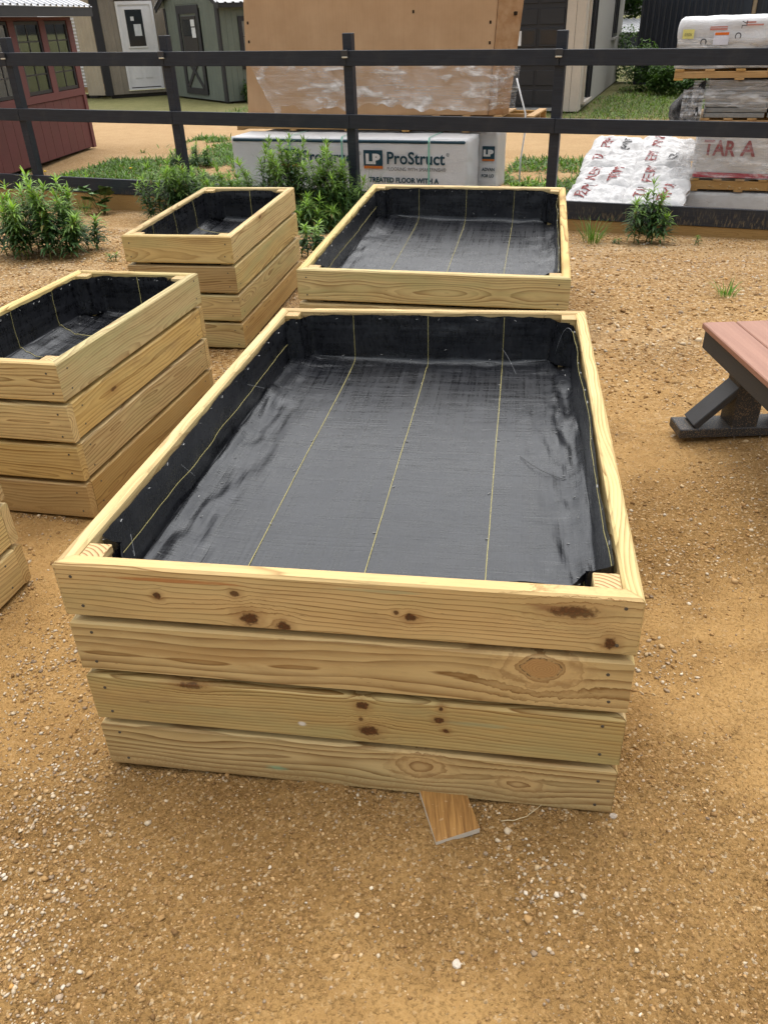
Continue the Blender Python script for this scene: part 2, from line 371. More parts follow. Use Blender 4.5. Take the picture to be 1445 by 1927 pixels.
# ------------------------------------------------------------------ ground material
def ground_material():
    k = NT('yard_ground'); P = k.obj(); X, Y, Z = k.sep(P)
    d = k.math('ADD', k.math('MULTIPLY', k.math('SUBTRACT', X, float(P0[0])), float(FN[0])), k.math('MULTIPLY', k.math('SUBTRACT', Y, float(P0[1])), float(FN[1])))
    gr_ = k.sep(k.n('ShaderNodeAttribute', attribute_name='Col').outputs['Color'])[0]
    big = k.noise(P, 0.8, 4, 0.55); mid = k.noise(P, 4.5, 5, 0.6); fine = k.noise(P, 60, 4, 0.7); vf = k.noise(P, 260, 3, 0.7)
    c = k.mix(gr_, (0.385, 0.234, 0.089), (0.255, 0.146, 0.051))
    c = k.mix(k.rng(mid, 0.35, 0.70, 0, 0.6), c, (0.350, 0.208, 0.076))
    c = k.mix(k.rng(big, 0.42, 0.66, 0.0, 0.45), c, (0.33, 0.200, 0.078))
    c = k.mix(k.math('MULTIPLY', k.rng(fine, 0.52, 0.70, 0, 0.5), k.rng(gr_, 0, 1, .35, 1.0)), c, (0.225, 0.125, 0.045))
    c = k.mix(k.rng(fine, 0.46, 0.30, 0, 0.35), c, (0.46, 0.31, 0.15))
    damp = k.noise(k.vmath('ADD', P, (5.0, 2.0, 0.0)), 2.6, 5, .65)
    c = k.mix(k.rng(damp, .50, .68, 0, .60), c, (0.205, 0.112, 0.038))
    # grain of small stones
    cell = k.voro(P, 150, 'F1', 'Color'); cd = k.voro(P, 150, 'F1', 'Distance')
    cs = k.sep(cell)
    stone = k.ramp(cs[0], [(0.0, (0.17, 0.09, 0.035)), (0.3, (0.33, 0.19, 0.075)), (0.6, (0.46, 0.29, 0.125)), (0.85, (0.60, 0.44, 0.25)), (1.0, (0.70, 0.60, 0.45))])
    far = k.rng(Y, 2.6, 5.5, 0.0, 1.0)
    c = k.mix(k.math('ADD', k.math('MULTIPLY', k.math('MULTIPLY', k.math('GREATER_THAN', cs[1], 0.78), 0.5), k.rng(gr_, 0, 1, .25, 1.0)), k.math('MULTIPLY', far, 0.15), clamp=True), c, stone)
    # coarser chips farther up the yard
    cell2 = k.voro(k.vmath('MULTIPLY', P, (1.0, 1.0, 1.0)), 62, 'F1', 'Color'); c2 = k.sep(cell2)
    chip = k.ramp(c2[0], [(0.0, (0.20, 0.105, 0.04)), (0.35, (0.40, 0.235, 0.095)), (0.7, (0.55, 0.36, 0.16)), (0.9, (0.66, 0.48, 0.27)), (1.0, (0.78, 0.64, 0.45))])
    edge = k.voro(P, 62, 'DISTANCE_TO_EDGE', 'Distance')
    chip = k.mix(k.rng(edge, 0.0, 0.10, 0.75, 0.0), chip, (0.12, 0.062, 0.024))
    c = k.mix(k.math('MULTIPLY', far, 0.72), c, chip)
    # pale dry drift across the right of the yard
    pale = k.noise(k.vmath('MULTIPLY', P, (0.45, 1.0, 1.0)), 1.3, 3, 0.5)
    c = k.mix(k.math('MULTIPLY', k.rng(pale, 0.52, 0.66, 0, 0.55), far), c, k.mix(0.5, chip, (0.62, 0.47, 0.29)))
    # beyond the fence: dirt lane, then grass
    dn = k.math('ADD', d, k.math('MULTIPLY', k.math('SUBTRACT', k.noise(P, 0.7, 3, 0.6), 0.5), 2.2))
    road = k.mix(k.noise(P, 3.0, 5, 0.65), (0.44, 0.28, 0.135), (0.60, 0.42, 0.235))
    road = k.mix(k.rng(k.noise(P, 25, 4, 0.7), 0.5, 0.68, 0, 0.45), road, (0.30, 0.18, 0.075))
    grass = k.mix(k.noise(P, 5.0, 5, 0.7), (0.080, 0.105, 0.032), (0.27, 0.235, 0.11))
    c = k.mix(k.rng(d, 0.2, 1.2, 0, 1), c, k.mix(0.45, c, road))
    c = k.mix(k.rng(dn, 5.0, 6.2, 0, 1), c, road)
    reflect_dirt = k.math('MULTIPLY', k.math('MULTIPLY', k.rng(X, -3.2, -2.2, 0, 1), k.rng(X, 2.6, 3.6, 1, 0)), k.rng(Y, 20, 24, 0, 1))  # unseen dirt patch, added so the shed windows reflect tan instead of green
    c = k.mix(k.math('MULTIPLY', k.rng(dn, 10.2, 11.2, 0, 1), k.math('SUBTRACT', 1.0, reflect_dirt)), c, grass)
    h = k.math('ADD', k.math('MULTIPLY', fine, 1.0), k.math('ADD', k.math('MULTIPLY', vf, 0.45), k.math('MULTIPLY', cd, -0.5)))
    h = k.math('ADD', h, k.math('MULTIPLY', k.math('MULTIPLY', k.math('MINIMUM', edge, 0.2), 3.0), far))
    crumb = k.noise(P, 120, 2, .6)
    h = k.math('ADD', h, k.math('MULTIPLY', k.rng(crumb, .55, .75, 0, 1), 1.2))
    h = k.math('MULTIPLY', h, k.math('MAXIMUM', k.rng(gr_, 0, 1, .45, 1.15), far))
    k.bsdf(c, 0.92, 0.12, k.bump(h, 0.75, 0.012))
    return k.m
def graded(lo_far, lo, hi, hi_far, step, g=1.09):
    a = list(np.arange(lo, hi + 1e-9, step)); s = step
    while a[-1] < hi_far: s *= g; a.append(a[-1] + s)
    s = step; b = []; c = lo
    while c > lo_far: s *= g; c -= s; b.append(c)
    return np.array(b[::-1] + a)
xs = graded(-400, -1.35, 1.7, 400, 0.0095, 1.10); ys = graded(-30, 0.45, 3.3, 600, 0.0095, 1.045)
GX, GY = np.meshgrid(xs, ys); GZ = ground_z(GX, GY)
nx, ny = len(xs), len(ys); idx = np.arange(nx * ny).reshape(ny, nx)
GF = np.stack([idx[:-1, :-1], idx[:-1, 1:], idx[1:, 1:], idx[1:, :-1]], -1).reshape(-1, 4)
ground = mesh_np('ground', np.stack([GX, GY, GZ], -1).reshape(-1, 3), GF, ground_material(), True, None, np.repeat(grit(GX, GY).reshape(-1, 1), 3, 1))
ground['kind'] = 'structure'

# ------------------------------------------------------------------ gravel
def vcol_mat(name, rough=0.8, spec=0.2, bump=0.3, bscale=200):
    k = NT(name); a = k.n('ShaderNodeAttribute', attribute_name='Col'); P = k.obj()
    n = k.noise(P, bscale, 3, 0.6)
    c = k.mix(k.rng(n, 0.3, 0.7, 0.0, 0.35), a.outputs['Color'], k.mix(1.0, a.outputs['Color'], (0.6, 0.52, 0.42), 'MULTIPLY'))
    k.bsdf(c, rough, spec, k.bump(n, bump, 0.002)); return k.m
def pebbles(name, pts, size, cols, mat):
    t = (1 + 5 ** .5) / 2
    ico = np.array([(-1, t, 0), (1, t, 0), (-1, -t, 0), (1, -t, 0), (0, -1, t), (0, 1, t), (0, -1, -t), (0, 1, -t), (t, 0, -1), (t, 0, 1), (-t, 0, -1), (-t, 0, 1)]) / 1.902
    f = np.array([(0, 11, 5), (0, 5, 1), (0, 1, 7), (0, 7, 10), (0, 10, 11), (1, 5, 9), (5, 11, 4), (11, 10, 2), (10, 7, 6), (7, 1, 8), (3, 9, 4), (3, 4, 2), (3, 2, 6), (3, 6, 8), (3, 8, 9), (4, 9, 5), (2, 4, 11), (6, 2, 10), (8, 6, 7), (9, 8, 1)])
    n = len(pts)
    v = ico[None] * (1 + rng.uniform(-.45, .40, (n, 12, 1)))
    sc = np.stack([rng.uniform(.7, 1.3, n), rng.uniform(.6, 1.05, n), rng.uniform(.35, .75, n)], -1)
    v = v * sc[:, None] * size[:, None, None] * .5
    a = rng.uniform(0, 6.28, n); ca, sa = np.cos(a), np.sin(a)
    x = v[..., 0] * ca[:, None] - v[..., 1] * sa[:, None]; y = v[..., 0] * sa[:, None] + v[..., 1] * ca[:, None]
    til = rng.uniform(-.3, .3, (n, 1)); z = v[..., 2] + til * x
    V = np.stack([x, y, z], -1) + pts[:, None]
    F = (f[None] + (np.arange(n) * 12)[:, None, None]).reshape(-1, 3)
    C = np.repeat(cols, 12, 0)
    return mesh_np(name, V.reshape(-1, 3), F, mat, False, None, C)
PAL = np.array([(.34, .20, .08), (.42, .26, .11), (.50, .33, .16), (.58, .43, .25), (.62, .51, .36), (.68, .60, .48), (.37, .28, .19), (.27, .20, .14), (.22, .125, .05), (.46, .35, .24), (.50, .28, .09)])
PW = np.array([.30, .32, .17, .05, .015, .005, .03, .02, .11, .015, .008]); PW /= PW.sum()
def inside_box(x, y, m=0.0):
    r = np.zeros(len(x), bool)
    for b in BOX.values():
        X, Y, yaw, W, L = b[:5]; e = (math.cos(yaw), math.sin(yaw)); n = (-e[1], e[0])
        lx = (x - X) * e[0] + (y - Y) * e[1]; ly = (x - X) * n[0] + (y - Y) * n[1]
        r |= (lx < m) & (lx > -W - m) & (ly > -m) & (ly < L + m)
    return r
def scatter(n, x0, x1, y0, y1, dens=None):
    x = rng.uniform(x0, x1, n); y = rng.uniform(y0, y1, n)
    keep = ~inside_box(x, y, 0.004)
    if dens is not None: keep &= rng.uniform(0, 1, n) < dens(x, y)
    return x[keep], y[keep]
# bright gravel patches: (x, y, rx, ry, strength)
PATCH = [(-.76, .80, .11, .50, 1.0), (-.86, 1.35, .14, .35, .7), (-.04, 1.275, .05, .03, .9), (.30, .99, .06, .07, 1.0), (.25, 1.07, .05, .05, .5), (.76, 1.67, .12, .10, .5), (.16, 1.25, .05, .03, .8), (.20, 1.20, .05, .04, .7), (1.05, 2.6, .3, .4, .2), (-1.02, 1.75, .12, .3, .6)]
def patchw(x, y):
    s = np.zeros_like(x)
    for (px, py, rx, ry, st) in PATCH:
        s = np.maximum(s, st * np.exp(-((x - px) / rx) ** 2 - ((y - py) / ry) ** 2))
    return s
gm = vcol_mat('gravel_stone')
allp, alls, allc = [], [], []
def add_peb(x, y, size, bright=0.0, sink=0.18):
    z = ground_z(x, y) + size * sink * .5
    ci = rng.choice(len(PAL), len(x), p=PW); c = PAL[ci] * rng.uniform(.8, 1.15, (len(x), 1))
    if bright > 0:
        b = rng.uniform(0, 1, len(x)) < bright; cc = PAL[rng.choice([3, 4, 5, 9, 6], b.sum())] * rng.uniform(.8, 1.1, (b.sum(), 1)); c[b] = cc
    allp.append(np.stack([x, y, z], -1)); alls.append(size); allc.append(c)
x, y = scatter(42000, -1.05, 1.35, .55, 2.0, lambda x, y: .10 + .90 * grit(x, y) ** 1.5)
add_peb(x, y, rng.gamma(2.0, .0013, len(x)) + .0016)
x, y = scatter(1900, -1.05, 1.35, .55, 2.0, lambda x, y: .2 + .8 * grit(x, y)); add_peb(x, y, rng.gamma(3, .0015, len(x)) + .0030, .10)
x, y = scatter(50000, -1.2, 1.2, .5, 2.3, patchw); add_peb(x, y, rng.gamma(3.0, .0016, len(x)) + .0026, .60, .3)
x, y = scatter(70, -.9, 1.1, .6, 2.0); add_peb(x, y, rng.uniform(.007, .012, len(x)), .35)
x, y = scatter(24000, -1.7, 2.1, 1.9, 4.2, lambda x, y: .25 + .75 * grit(x, y)); add_peb(x, y, rng.gamma(2.5, .0022, len(x)) + .003, .12)
x, y = scatter(30000, -4.4, 4.2, 3.4, 9.4, lambda x, y: ((x - P0[0]) * FN[0] + (y - P0[1]) * FN[1] < -.1) * 1.0); add_peb(x, y, rng.gamma(3, .0035, len(x)) + .005, .22)
for key in ('main', 'A', 'B', 'two', 'C'):            # grit drifted against the foot of each box
    X_, Y_, yaw_, W_, L_ = BOX[key][:5]; e_ = np.array([math.cos(yaw_), math.sin(yaw_)]); n_ = np.array([-e_[1], e_[0]]); m_ = 1500
    sd = rng.integers(0, 3, m_); u_ = rng.uniform(-.01, 1.01, m_); o_ = np.abs(rng.normal(0, .016, m_)) + .002
    lx = np.where(sd == 0, -W_ * u_, np.where(sd == 1, o_, -W_ - o_)); ly = np.where(sd == 0, -o_, L_ * u_)
    kp = fbm(u_ * 7 + sd * 9, u_ * 0 + 1, 61, 3) > -.12
    px_ = X_ + lx * e_[0] + ly * n_[0]; py_ = Y_ + lx * e_[1] + ly * n_[1]
    add_peb(px_[kp], py_[kp], rng.gamma(2.2, .0017, kp.sum()) + .0022, .08, .5)
gr = pebbles('gravel', np.concatenate(allp), np.concatenate(alls), np.concatenate(allc), gm)
tag(gr, 'loose tan and white gravel stones strewn over the sandy yard', 'gravel', kind='stuff')
def stone(x, y, size, col, label):
    bm = bmesh.new(); bmesh.ops.create_icosphere(bm, subdivisions=2, radius=.5)
    s = rng.uniform(.75, 1.15, 3); s[2] *= .6; o = rng.uniform(0, 50)
    for v in bm.verts:
        q = 1 + .38 * float(vnoise(v.co.x * 2.2 + o, v.co.y * 2.2 + v.co.z * 1.7 + o, 5)); v.co = Vector((v.co.x * s[0], v.co.y * s[1], v.co.z * s[2])) * q * size
    me = bpy.data.meshes.new('stone'); bm.to_mesh(me); bm.free()
    me.materials.append(simple('stone_%02d%02d' % (int(col[0] * 99), int(col[2] * 99)), col, .8, .2, .25, 90, .4, 300))
    ob = inst('stone', me, None, (x, y, gz(x, y) + size * .12), (0, 0, rng.uniform(0, 6)))
    tag(ob, label, 'stone', 'larger stones on the sand')
STONES = [(.112, .84, .017, (.62, .54, .44), 'pale grey pointed stone on the bare sand nearest the bottom edge'),
          (-.115, 1.29, .016, (.52, .46, .38), 'grey stone close under the front board of the nearest planter'),
          (-.055, 1.005, .012, (.72, .62, .46), 'cream rounded stone in the open sand before the nearest planter'),
          (-.085, .945, .012, (.70, .60, .44), 'small cream stone left of the middle of the sandy foreground'),
          (.505, 1.165, .018, (.36, .30, .24), 'dark flat stone at the front right corner of the nearest planter')]

# ------------------------------------------------------------------ planters
H_BOX, BH, GAP, TH = 0.62, 0.14375, 0.015, 0.038
_bmesh_cache = {}
def board_mesh(L, m0, m1):
    """2x6 board, eased edges. local x along, outer face at y=-TH/2. m0/m1: mitre the ends inward by TH."""
    key = (round(L, 4), m0, m1)
    if key in _bmesh_cache: return _bmesh_cache[key]
    h, t, c = BH / 2, TH / 2, 0.0055
    prof = [(-t + c, -h), (t - c, -h), (t, -h + c), (t, h - c), (t - c, h), (-t + c, h), (-t, h - c), (-t, -h + c)]
    prof2 = []
    for i, (y, z) in enumerate(prof): prof2.append((y, z))
    n = len(prof2); V = []
    NS = 9
    for j in range(NS):
        u = j / (NS - 1)
        for (y, z) in prof2:
            x0 = -L / 2 + (m0 * (y + t) if m0 else 0); x1 = L / 2 - (m1 * (y + t) if m1 else 0)
            x = x0 + (x1 - x0) * u
            V.append((x, y, z))
    F = []
    for j in range(NS - 1):
        for i in range(n): F.append((j * n + i, (j + 1) * n + i, (j + 1) * n + (i + 1) % n, j * n + (i + 1) % n))
    F.append(tuple(range(n))); F.append(tuple(range((NS - 1) * n + n - 1, (NS - 1) * n - 1, -1)))
    me = bpy.data.meshes.new('board'); me.from_pydata(V, [], F); me.update()
    bm = bmesh.new(); bm.from_mesh(me); bmesh.ops.recalc_face_normals(bm, faces=bm.faces[:]); bm.to_mesh(me); bm.free()
    _bmesh_cache[key] = me; return me
def screw_mesh():
    bm = bmesh.new(); bmesh.ops.create_cone(bm, cap_ends=True, segments=10, radius1=.0042, radius2=.0036, depth=.002)
    bmesh.ops.rotate(bm, verts=bm.verts[:], cent=(0, 0, 0), matrix=Matrix.Rotation(R_(90), 3, 'X'))
    me = bpy.data.meshes.new('screw'); bm.to_mesh(me); bm.free()
    me.materials.append(simple('screw_steel', (.075, .065, .05), .5, .5, .3, 300)); return me
SCREW = screw_mesh()
PINE = [pine('pine_%d' % i, (), b, fq, y0, 0, g, wd, (), tn, ct) for i, (b, fq, y0, g, wd, tn, ct) in enumerate([
    (1.0, 80, .018, .25, .085, (1, 1, 1), 1.1), (1.0, 105, .05, .5, .06, (.97, 1.01, 1.0), 1.05), (.93, 70, .010, .15, .10, (1.0, .97, .92), 1.15),
    (1.04, 125, .08, .35, .05, (1, 1.0, 1.03), .95), (.74, 85, .025, .1, .08, (1.0, .92, .84), 1.1)])]
END = endgrain()

def liner_material(name):
    k = NT(name); P = k.obj(); X, Y, Z = k.sep(P)
    a = k.noise(k.vmath('MULTIPLY', P, (120, 2.0, 40)), 1.0, 3, 0.65)       # yarns along the length
    b = k.noise(k.vmath('MULTIPLY', P, (2.5, 130, 40)), 1.0, 3, 0.65)       # yarns across
    a2 = k.noise(k.vmath('MULTIPLY', P, (38, 1.2, 10)), 1.0, 3, 0.6)
    b2 = k.noise(k.vmath('MULTIPLY', P, (1.0, 30, 10)), 1.0, 2, 0.6)
    cl = k.noise(P, 4.0, 3, 0.55)
    wv = k.math('ADD', k.math('MULTIPLY', a, .6), k.math('MULTIPLY', b, .7))
    st = k.math('ADD', wv, k.math('ADD', k.math('MULTIPLY', a2, .45), k.math('MULTIPLY', b2, .35)))
    c = k.mix(k.rng(st, .85, 1.22, 0, 1), (0.0020, 0.0022, 0.0030), (0.0150, 0.0160, 0.0200))
    dust = k.noise(P, 2.2, 4, 0.6)
    c = k.mix(k.rng(dust, .50, .72, 0, .10), c, (0.06, 0.055, 0.048))
    rough = k.math('ADD', k.rng(st, .80, 1.10, .12, .36), k.rng(cl, .35, .65, -.03, .05))
    h = k.math('ADD', k.math('MULTIPLY', wv, 1.0), k.math('MULTIPLY', k.noise(P, 14, 3, .5), 1.2))
    k.bsdf(c, rough, .62, k.bump(h, 0.62, 0.0035), Specular_Tint=(.90, .95, 1.0, 1.0))
    return k.m
LINER = liner_material('woven_liner')
YELLOW = simple('yellow_stitch', (.42, .37, .15), .7, .2, .2, 40)
STAPLE = simple('staple_steel', (.42, .42, .41), .4, .5, .1, 50)
BLACKTHREAD = simple('black_thread', (.02, .02, .02), .5, .4)

def liner_map(hx, hy, D, r, seed, wr):
    def fold(s, h):
        a = np.abs(s); f = h - r; th = np.clip((a - f) / r, 0, math.pi / 2)
        x = np.where(a <= f, a, f + r * np.sin(th)); z = np.where(a <= f, 0, r * (1 - np.cos(th)) + np.maximum(0, a - f - r * math.pi / 2))
        return np.sign(s) * x, z
    def m(s, t):
        s = np.asarray(s, float); t = np.asarray(t, float)
        X, zx = fold(s, hx); Y, zy = fold(t, hy)
        z = np.maximum(zx, zy)
        # drape over corner posts
        wx = sstep(.0, .03, zx); wy = sstep(.0, .03, zy)
        X2 = X - np.sign(X) * .062 * sstep(hy - .10, hy - .055, np.abs(Y)) * wx
        Y2 = Y - np.sign(Y) * .062 * sstep(hx - .10, hx - .055, np.abs(X)) * wy
        fl = (1 - wx) * (1 - wy)
        ex = np.exp(-((hx - np.abs(X)) / .13) ** 2); ey = np.exp(-((hy - np.abs(Y)) / .12) ** 2)
        z2 = z + fl * wr * (.0035 * fbm(X * 6, Y * 4, seed, 3) + ex * (.016 * fbm(X * 13, Y * 4.5, seed + 5, 3) + .012 * fbm(X * 42, Y * 8 + X * 12, seed + 6, 2)) + ey * (.012 * fbm(X * 4, Y * 14, seed + 9, 3) + .008 * fbm(X * 9, Y * 40, seed + 10, 2)))
        z2 = z2 + fl * (np.where(X < 0, .045, .020) * (np.abs(X) / hx) ** np.where(X < 0, 5.0, 9.0) + .014 * (np.abs(Y) / hy) ** 10)
        X2 = X2 - np.sign(X) * wx * (.006 + .009 * fbm(Y * 5, z * 9, seed + 13, 3))
        Y2 = Y2 - np.sign(Y) * wy * (.006 + .009 * fbm(X * 5, z * 9, seed + 19, 3))
        return np.stack([X2, Y2, z2], -1)
    return m
def make_planter(key, label, front_mats=None, side_mats=None, mitred=True, res=0.012, stitch='long', hero=False, seed=1):
    X, Y, yaw, W, L, bz, tp, tr = BOX[key]
    e = Vector((math.cos(yaw), math.sin(yaw), tr)).normalized(); n = Vector((-math.sin(yaw), math.cos(yaw), tp)); n = (n - e * n.dot(e)).normalized(); u = e.cross(n)
    o = Vector((X, Y, bz)) - e * W / 2 + n * L / 2
    root = empty('planter_box', mat=Matrix(((e.x, n.x, u.x, o.x), (e.y, n.y, u.y, o.y), (e.z, n.z, u.z, o.z), (0, 0, 0, 1))))
    tag(root, label, 'planter', 'raised wooden planter boxes')
    rr = random.Random(seed * 31)
    for tier in range(4):                                   # 0 = top
        zc = H_BOX - BH / 2 - tier * (BH + GAP)
        mit = mitred or tier == 0
        jit = lambda a: rr.uniform(-a, a)
        for side in range(4):                               # front, right, back, left
            if side in (0, 2):
                Lb = W + jit(.002); rot = 0 if side == 0 else math.pi; loc = (jit(.001), (-L / 2 + TH / 2) * (1 if side == 0 else -1) + jit(.0012), zc); mi = 1 if mit else 0
            else:
                Lb = L if mit else L - 2 * TH - .002; rot = math.pi / 2 if side == 1 else -math.pi / 2
                loc = ((W / 2 - TH / 2) * (1 if side == 1 else -1) + jit(.0012), jit(.001), zc); mi = 1 if mit else 0
            mat = None
            if side == 0 and front_mats: mat = front_mats[tier]
            elif side == 1 and side_mats: mat = side_mats[tier]
            if mat is None: mat = PINE[rr.randrange(4)]
            b = bpy.data.objects.new('board', board_mesh(Lb, mi, mi)); link(b, root)
            b.location = loc; b.rotation_euler = (0, 0, rot)
            if len(b.data.materials) == 0: b.data.materials.append(mat)
            b.material_slots[0].link = 'OBJECT'; b.material_slots[0].material = mat
            if side in (0, 1):
                for sx in (-1, 1):
                    for sz in (-.040, .040):
                        inst('screw', SCREW, b, (sx * (Lb / 2 - (.042 if side == 0 else .055) + jit(.008)), -TH / 2 - .0003, sz + jit(.008)))
    # corner posts
    for sx in (-1, 1):
        for sy in (-1, 1):
            cx, cy = sx * (W / 2 - TH - .0285), sy * (L / 2 - TH - .0285)
            p = box('corner_post', cx - .027, cx + .027, cy - .027, cy + .027, .002, H_BOX - .006, PINE[0], root, .002)
            p.data.materials.append(END)
            for f in p.data.polygons:
                if f.normal.z > .9: f.material_index = 1
    # liner
    hx, hy, D, r = W / 2 - TH - .003, L / 2 - TH - .003, .215, .035
    zf = H_BOX - D
    mp = liner_map(hx, hy, D, r, seed * 7, 1.0)
    sm = hx - r + r * math.pi / 2 + (D - .014 - r); tm = hy - r + r * math.pi / 2 + (D - .014 - r)
    ns, ntt = int(2 * sm / res), int(2 * tm / res)
    S, T = np.meshgrid(np.linspace(-sm, sm, ns), np.linspace(-tm, tm, ntt))
    rag = 1 + .010 * fbm(T * 9, S * 9, seed + 3, 3)
    V = mp(S, T * 1.0); V[..., 2] += zf
    V[..., 2] = np.where(V[..., 2] > H_BOX - .03, V[..., 2] + .006 * fbm(V[..., 0] * 14 + V[..., 1] * 14, V[..., 1] * 9, seed + 8, 3), V[..., 2])
    idx = np.arange(ns * ntt).reshape(ntt, ns)
    F = np.stack([idx[:-1, :-1], idx[:-1, 1:], idx[1:, 1:], idx[1:, :-1]], -1).reshape(-1, 4)
    sc = (np.abs(S[:-1, :-1] + S[1:, 1:]) / 2).reshape(-1); tc = (np.abs(T[:-1, :-1] + T[1:, 1:]) / 2).reshape(-1)
    F = F[~((sc > hx + .012) & (tc > hy + .012))]
    lin = mesh_np('liner', V.reshape(-1, 3), F, LINER, True, root)
    lin['label'] = 'black woven ground-cover fabric lining the box'
    # stitched marker lines
    def ribbon(fs, ft, wd=.0021):
        c = mp(fs, ft); c[:, 2] += zf
        eps = 1e-3
        du = mp(fs + (eps if stitch == 'long' else 0), ft + (0 if stitch == 'long' else eps)); du[:, 2] += zf
        side = du - c; side /= np.linalg.norm(side, axis=1, keepdims=True) + 1e-9
        tg = np.gradient(c, axis=0); tg /= np.linalg.norm(tg, axis=1, keepdims=True) + 1e-9
        nr = np.cross(side, tg); nr *= np.where((nr @ np.array([0, 0, 1.0]) < 0), -1, 1)[:, None]
        inw = -c.copy(); inw[:, 2] = .5; fl = np.einsum('ij,ij->i', nr, inw) < 0; nr[fl] *= -1
        V = np.stack([c - side * wd / 2 + nr * .0016, c + nr * .0030, c + side * wd / 2 + nr * .0016], 1).reshape(-1, 3)
        q = np.arange(len(c) - 1) * 3
        F = np.concatenate([np.stack([q, q + 1, q + 4, q + 3], -1), np.stack([q + 1, q + 2, q + 5, q + 4], -1)])
        return mesh_np('stitch_line', V, F, YELLOW, True, lin)
    if stitch == 'long':
        t = np.linspace(-tm, tm, 260)
        for s0 in (-.305, 0.0, .302): ribbon(np.full(260, s0) + .0025 * fbm(t * 2, t * 0 + s0, 4), t)
        sw = hx - r + r * math.pi / 2 - r + .105
        t = np.linspace(-hy + .03, hy - .10, 200)
        ribbon(-(np.full(200, sw) + .002 * fbm(t * 2.5, t * 0, 8)), t)
        ribbon(np.full(200, sm - .022) + .004 * fbm(t * 2.5, t * 0, 18), t, .0018)
    else:
        s = np.linspace(-sm, sm, 160)
        for t0 in (-.33, -.02, .29): ribbon(s, np.full(160, t0) + .0025 * fbm(s * 2, s * 0 + t0, 4))
        for s0 in (.02,):
            t = np.linspace(hy - .02, tm, 40); V_ = None
            c = mp(np.full(40, s0), t); c[:, 2] += zf + .0; c[:, 1] -= .003
            Vv = np.stack([c - np.array([.0016, 0, 0]), c + np.array([.0016, 0, 0])], 1).reshape(-1, 3); q = np.arange(39) * 2
            mesh_np('stitch_line', Vv, np.stack([q, q + 1, q + 3, q + 2], -1), YELLOW, True, lin)
    # staples
    if hero or key in ('two', 'B'):
        Vs, Fs = [], []
        def staple(s, t):
            c = mp(np.array([s]), np.array([t]))[0]; c[2] += zf
            if abs(s) < hx - r and abs(t) < hy - r: ax, ay, up = Vector((1, .3, 0)), Vector((-.3, 1, 0)), Vector((0, 0, 1))
            elif abs(s) > abs(t) * hx / hy: ax, ay, up = Vector((0, 1, .25)), Vector((0, -.25, 1)), Vector((-np.sign(s), 0, 0))
            else: ax, ay, up = Vector((1, 0, .2)), Vector((-.2, 0, 1)), Vector((0, -np.sign(t), 0))
            an = rr.uniform(-.9, .9); a = (ax.normalized() * math.cos(an) + ay.normalized() * math.sin(an)) * .0045; b = up.cross(a).normalized() * .0005; c = Vector(c) + up * .0028
            k = len(Vs); Vs.extend([c - a - b, c + a - b, c + a + b, c - a + b, c - a - b - up * .0022, c + a - b - up * .0022, c + a + b - up * .0022, c - a + b - up * .0022])
            Fs.extend([(k, k + 1, k + 2, k + 3), (k, k + 1, k + 5, k + 4), (k + 3, k + 2, k + 6, k + 7), (k, k + 3, k + 7, k + 4), (k + 1, k + 2, k + 6, k + 5)])
        for i in range(14):
            t = -hy + (i + .5) * 2 * hy / 14
            for sg in (-1, 1):
                staple(sg * (sm - .012 + rr.uniform(-.006, .006)), t + rr.uniform(-.03, .03)); staple(sg * (hx - .05 + rr.uniform(-.03, .05)), t + rr.uniform(-.05, .05))
        for i in range(8):
            s = -hx + .07 + i * (2 * hx - .14) / 7
            for sg in (-1, 1):
                staple(s + rr.uniform(-.03, .03), sg * (tm - .014)); staple(s + rr.uniform(-.04, .04), sg * (hy + rr.uniform(-.02, .06)))
        if stitch == 'long':
            for s0 in (-.305, 0, .302):
                for i in range(6): staple(s0 + rr.uniform(-.012, .012), -hy + .2 + i * .28 + rr.uniform(-.05, .05))
        st = mesh_py('staples', Vs, Fs, STAPLE, lin); st['kind'] = 'stuff'
    # loose threads of the cut edge
    if hero:
        def thr(name, s0, t0, pts, mat, rad=.0007):
            c = mp(np.array([s0]), np.array([t0]))[0]; c[2] += zf
            return tube(name, [(c[0] + a, c[1] + b, c[2] + d) for a, b, d in pts], rad, mat, lin, 5)
        th = simple('grey_thread', (.30, .31, .32), .5, .3)
        q = np.linspace(0, 1, 9)
        thr('loose_thread', .40, .02, [(.16 * (1 - a) - .02, -.10 + .15 * a * a + .0, .004 + .004 * math.sin(a * 3.1)) for a in q], BLACKTHREAD, .0009)
        thr('loose_thread', .30, hy + .06, [(.07 * a, -.008 - .12 * a, -.09 * a + .012 * math.sin(3 * a)) for a in q], th, .0005)
        thr('loose_thread', sm - .05, hy - .16, [(-.01 - .05 * a, -.02 + .11 * a, .05 - .13 * a * a + .02 * math.sin(3 * a)) for a in q], th, .0006)
        thr('loose_thread', -(sm - .02), -.35, [(.012 + .02 * a, -.02 + .03 * a, -.02 - .05 * a) for a in q], th, .0005)
        thr('loose_thread', -(sm - .03), .25, [(.012 + .03 * a, .09 * a, -.02 - .05 * a) for a in q], th, .0005)
        thr('loose_thread', -(sm - .03), -.70, [(.012 + .03 * a, -.06 * a, -.03 - .04 * math.sin(3 * a)) for a in q], th, .0005)
        for j in range(26):                         # frayed ends along the back edge and corners
            s = rr.uniform(-hx + .05, hx - .05); ln = rr.uniform(.006, .016)
            thr('frayed_end', s, tm - .004, [(rr.uniform(-.006, .006) * a, -.006 * a, ln * a) for a in (0, .5, 1)], BLACKTHREAD, .0007)
    return root

hb = BH / 2
zc = [H_BOX - hb - i * (BH + GAP) for i in range(4)]
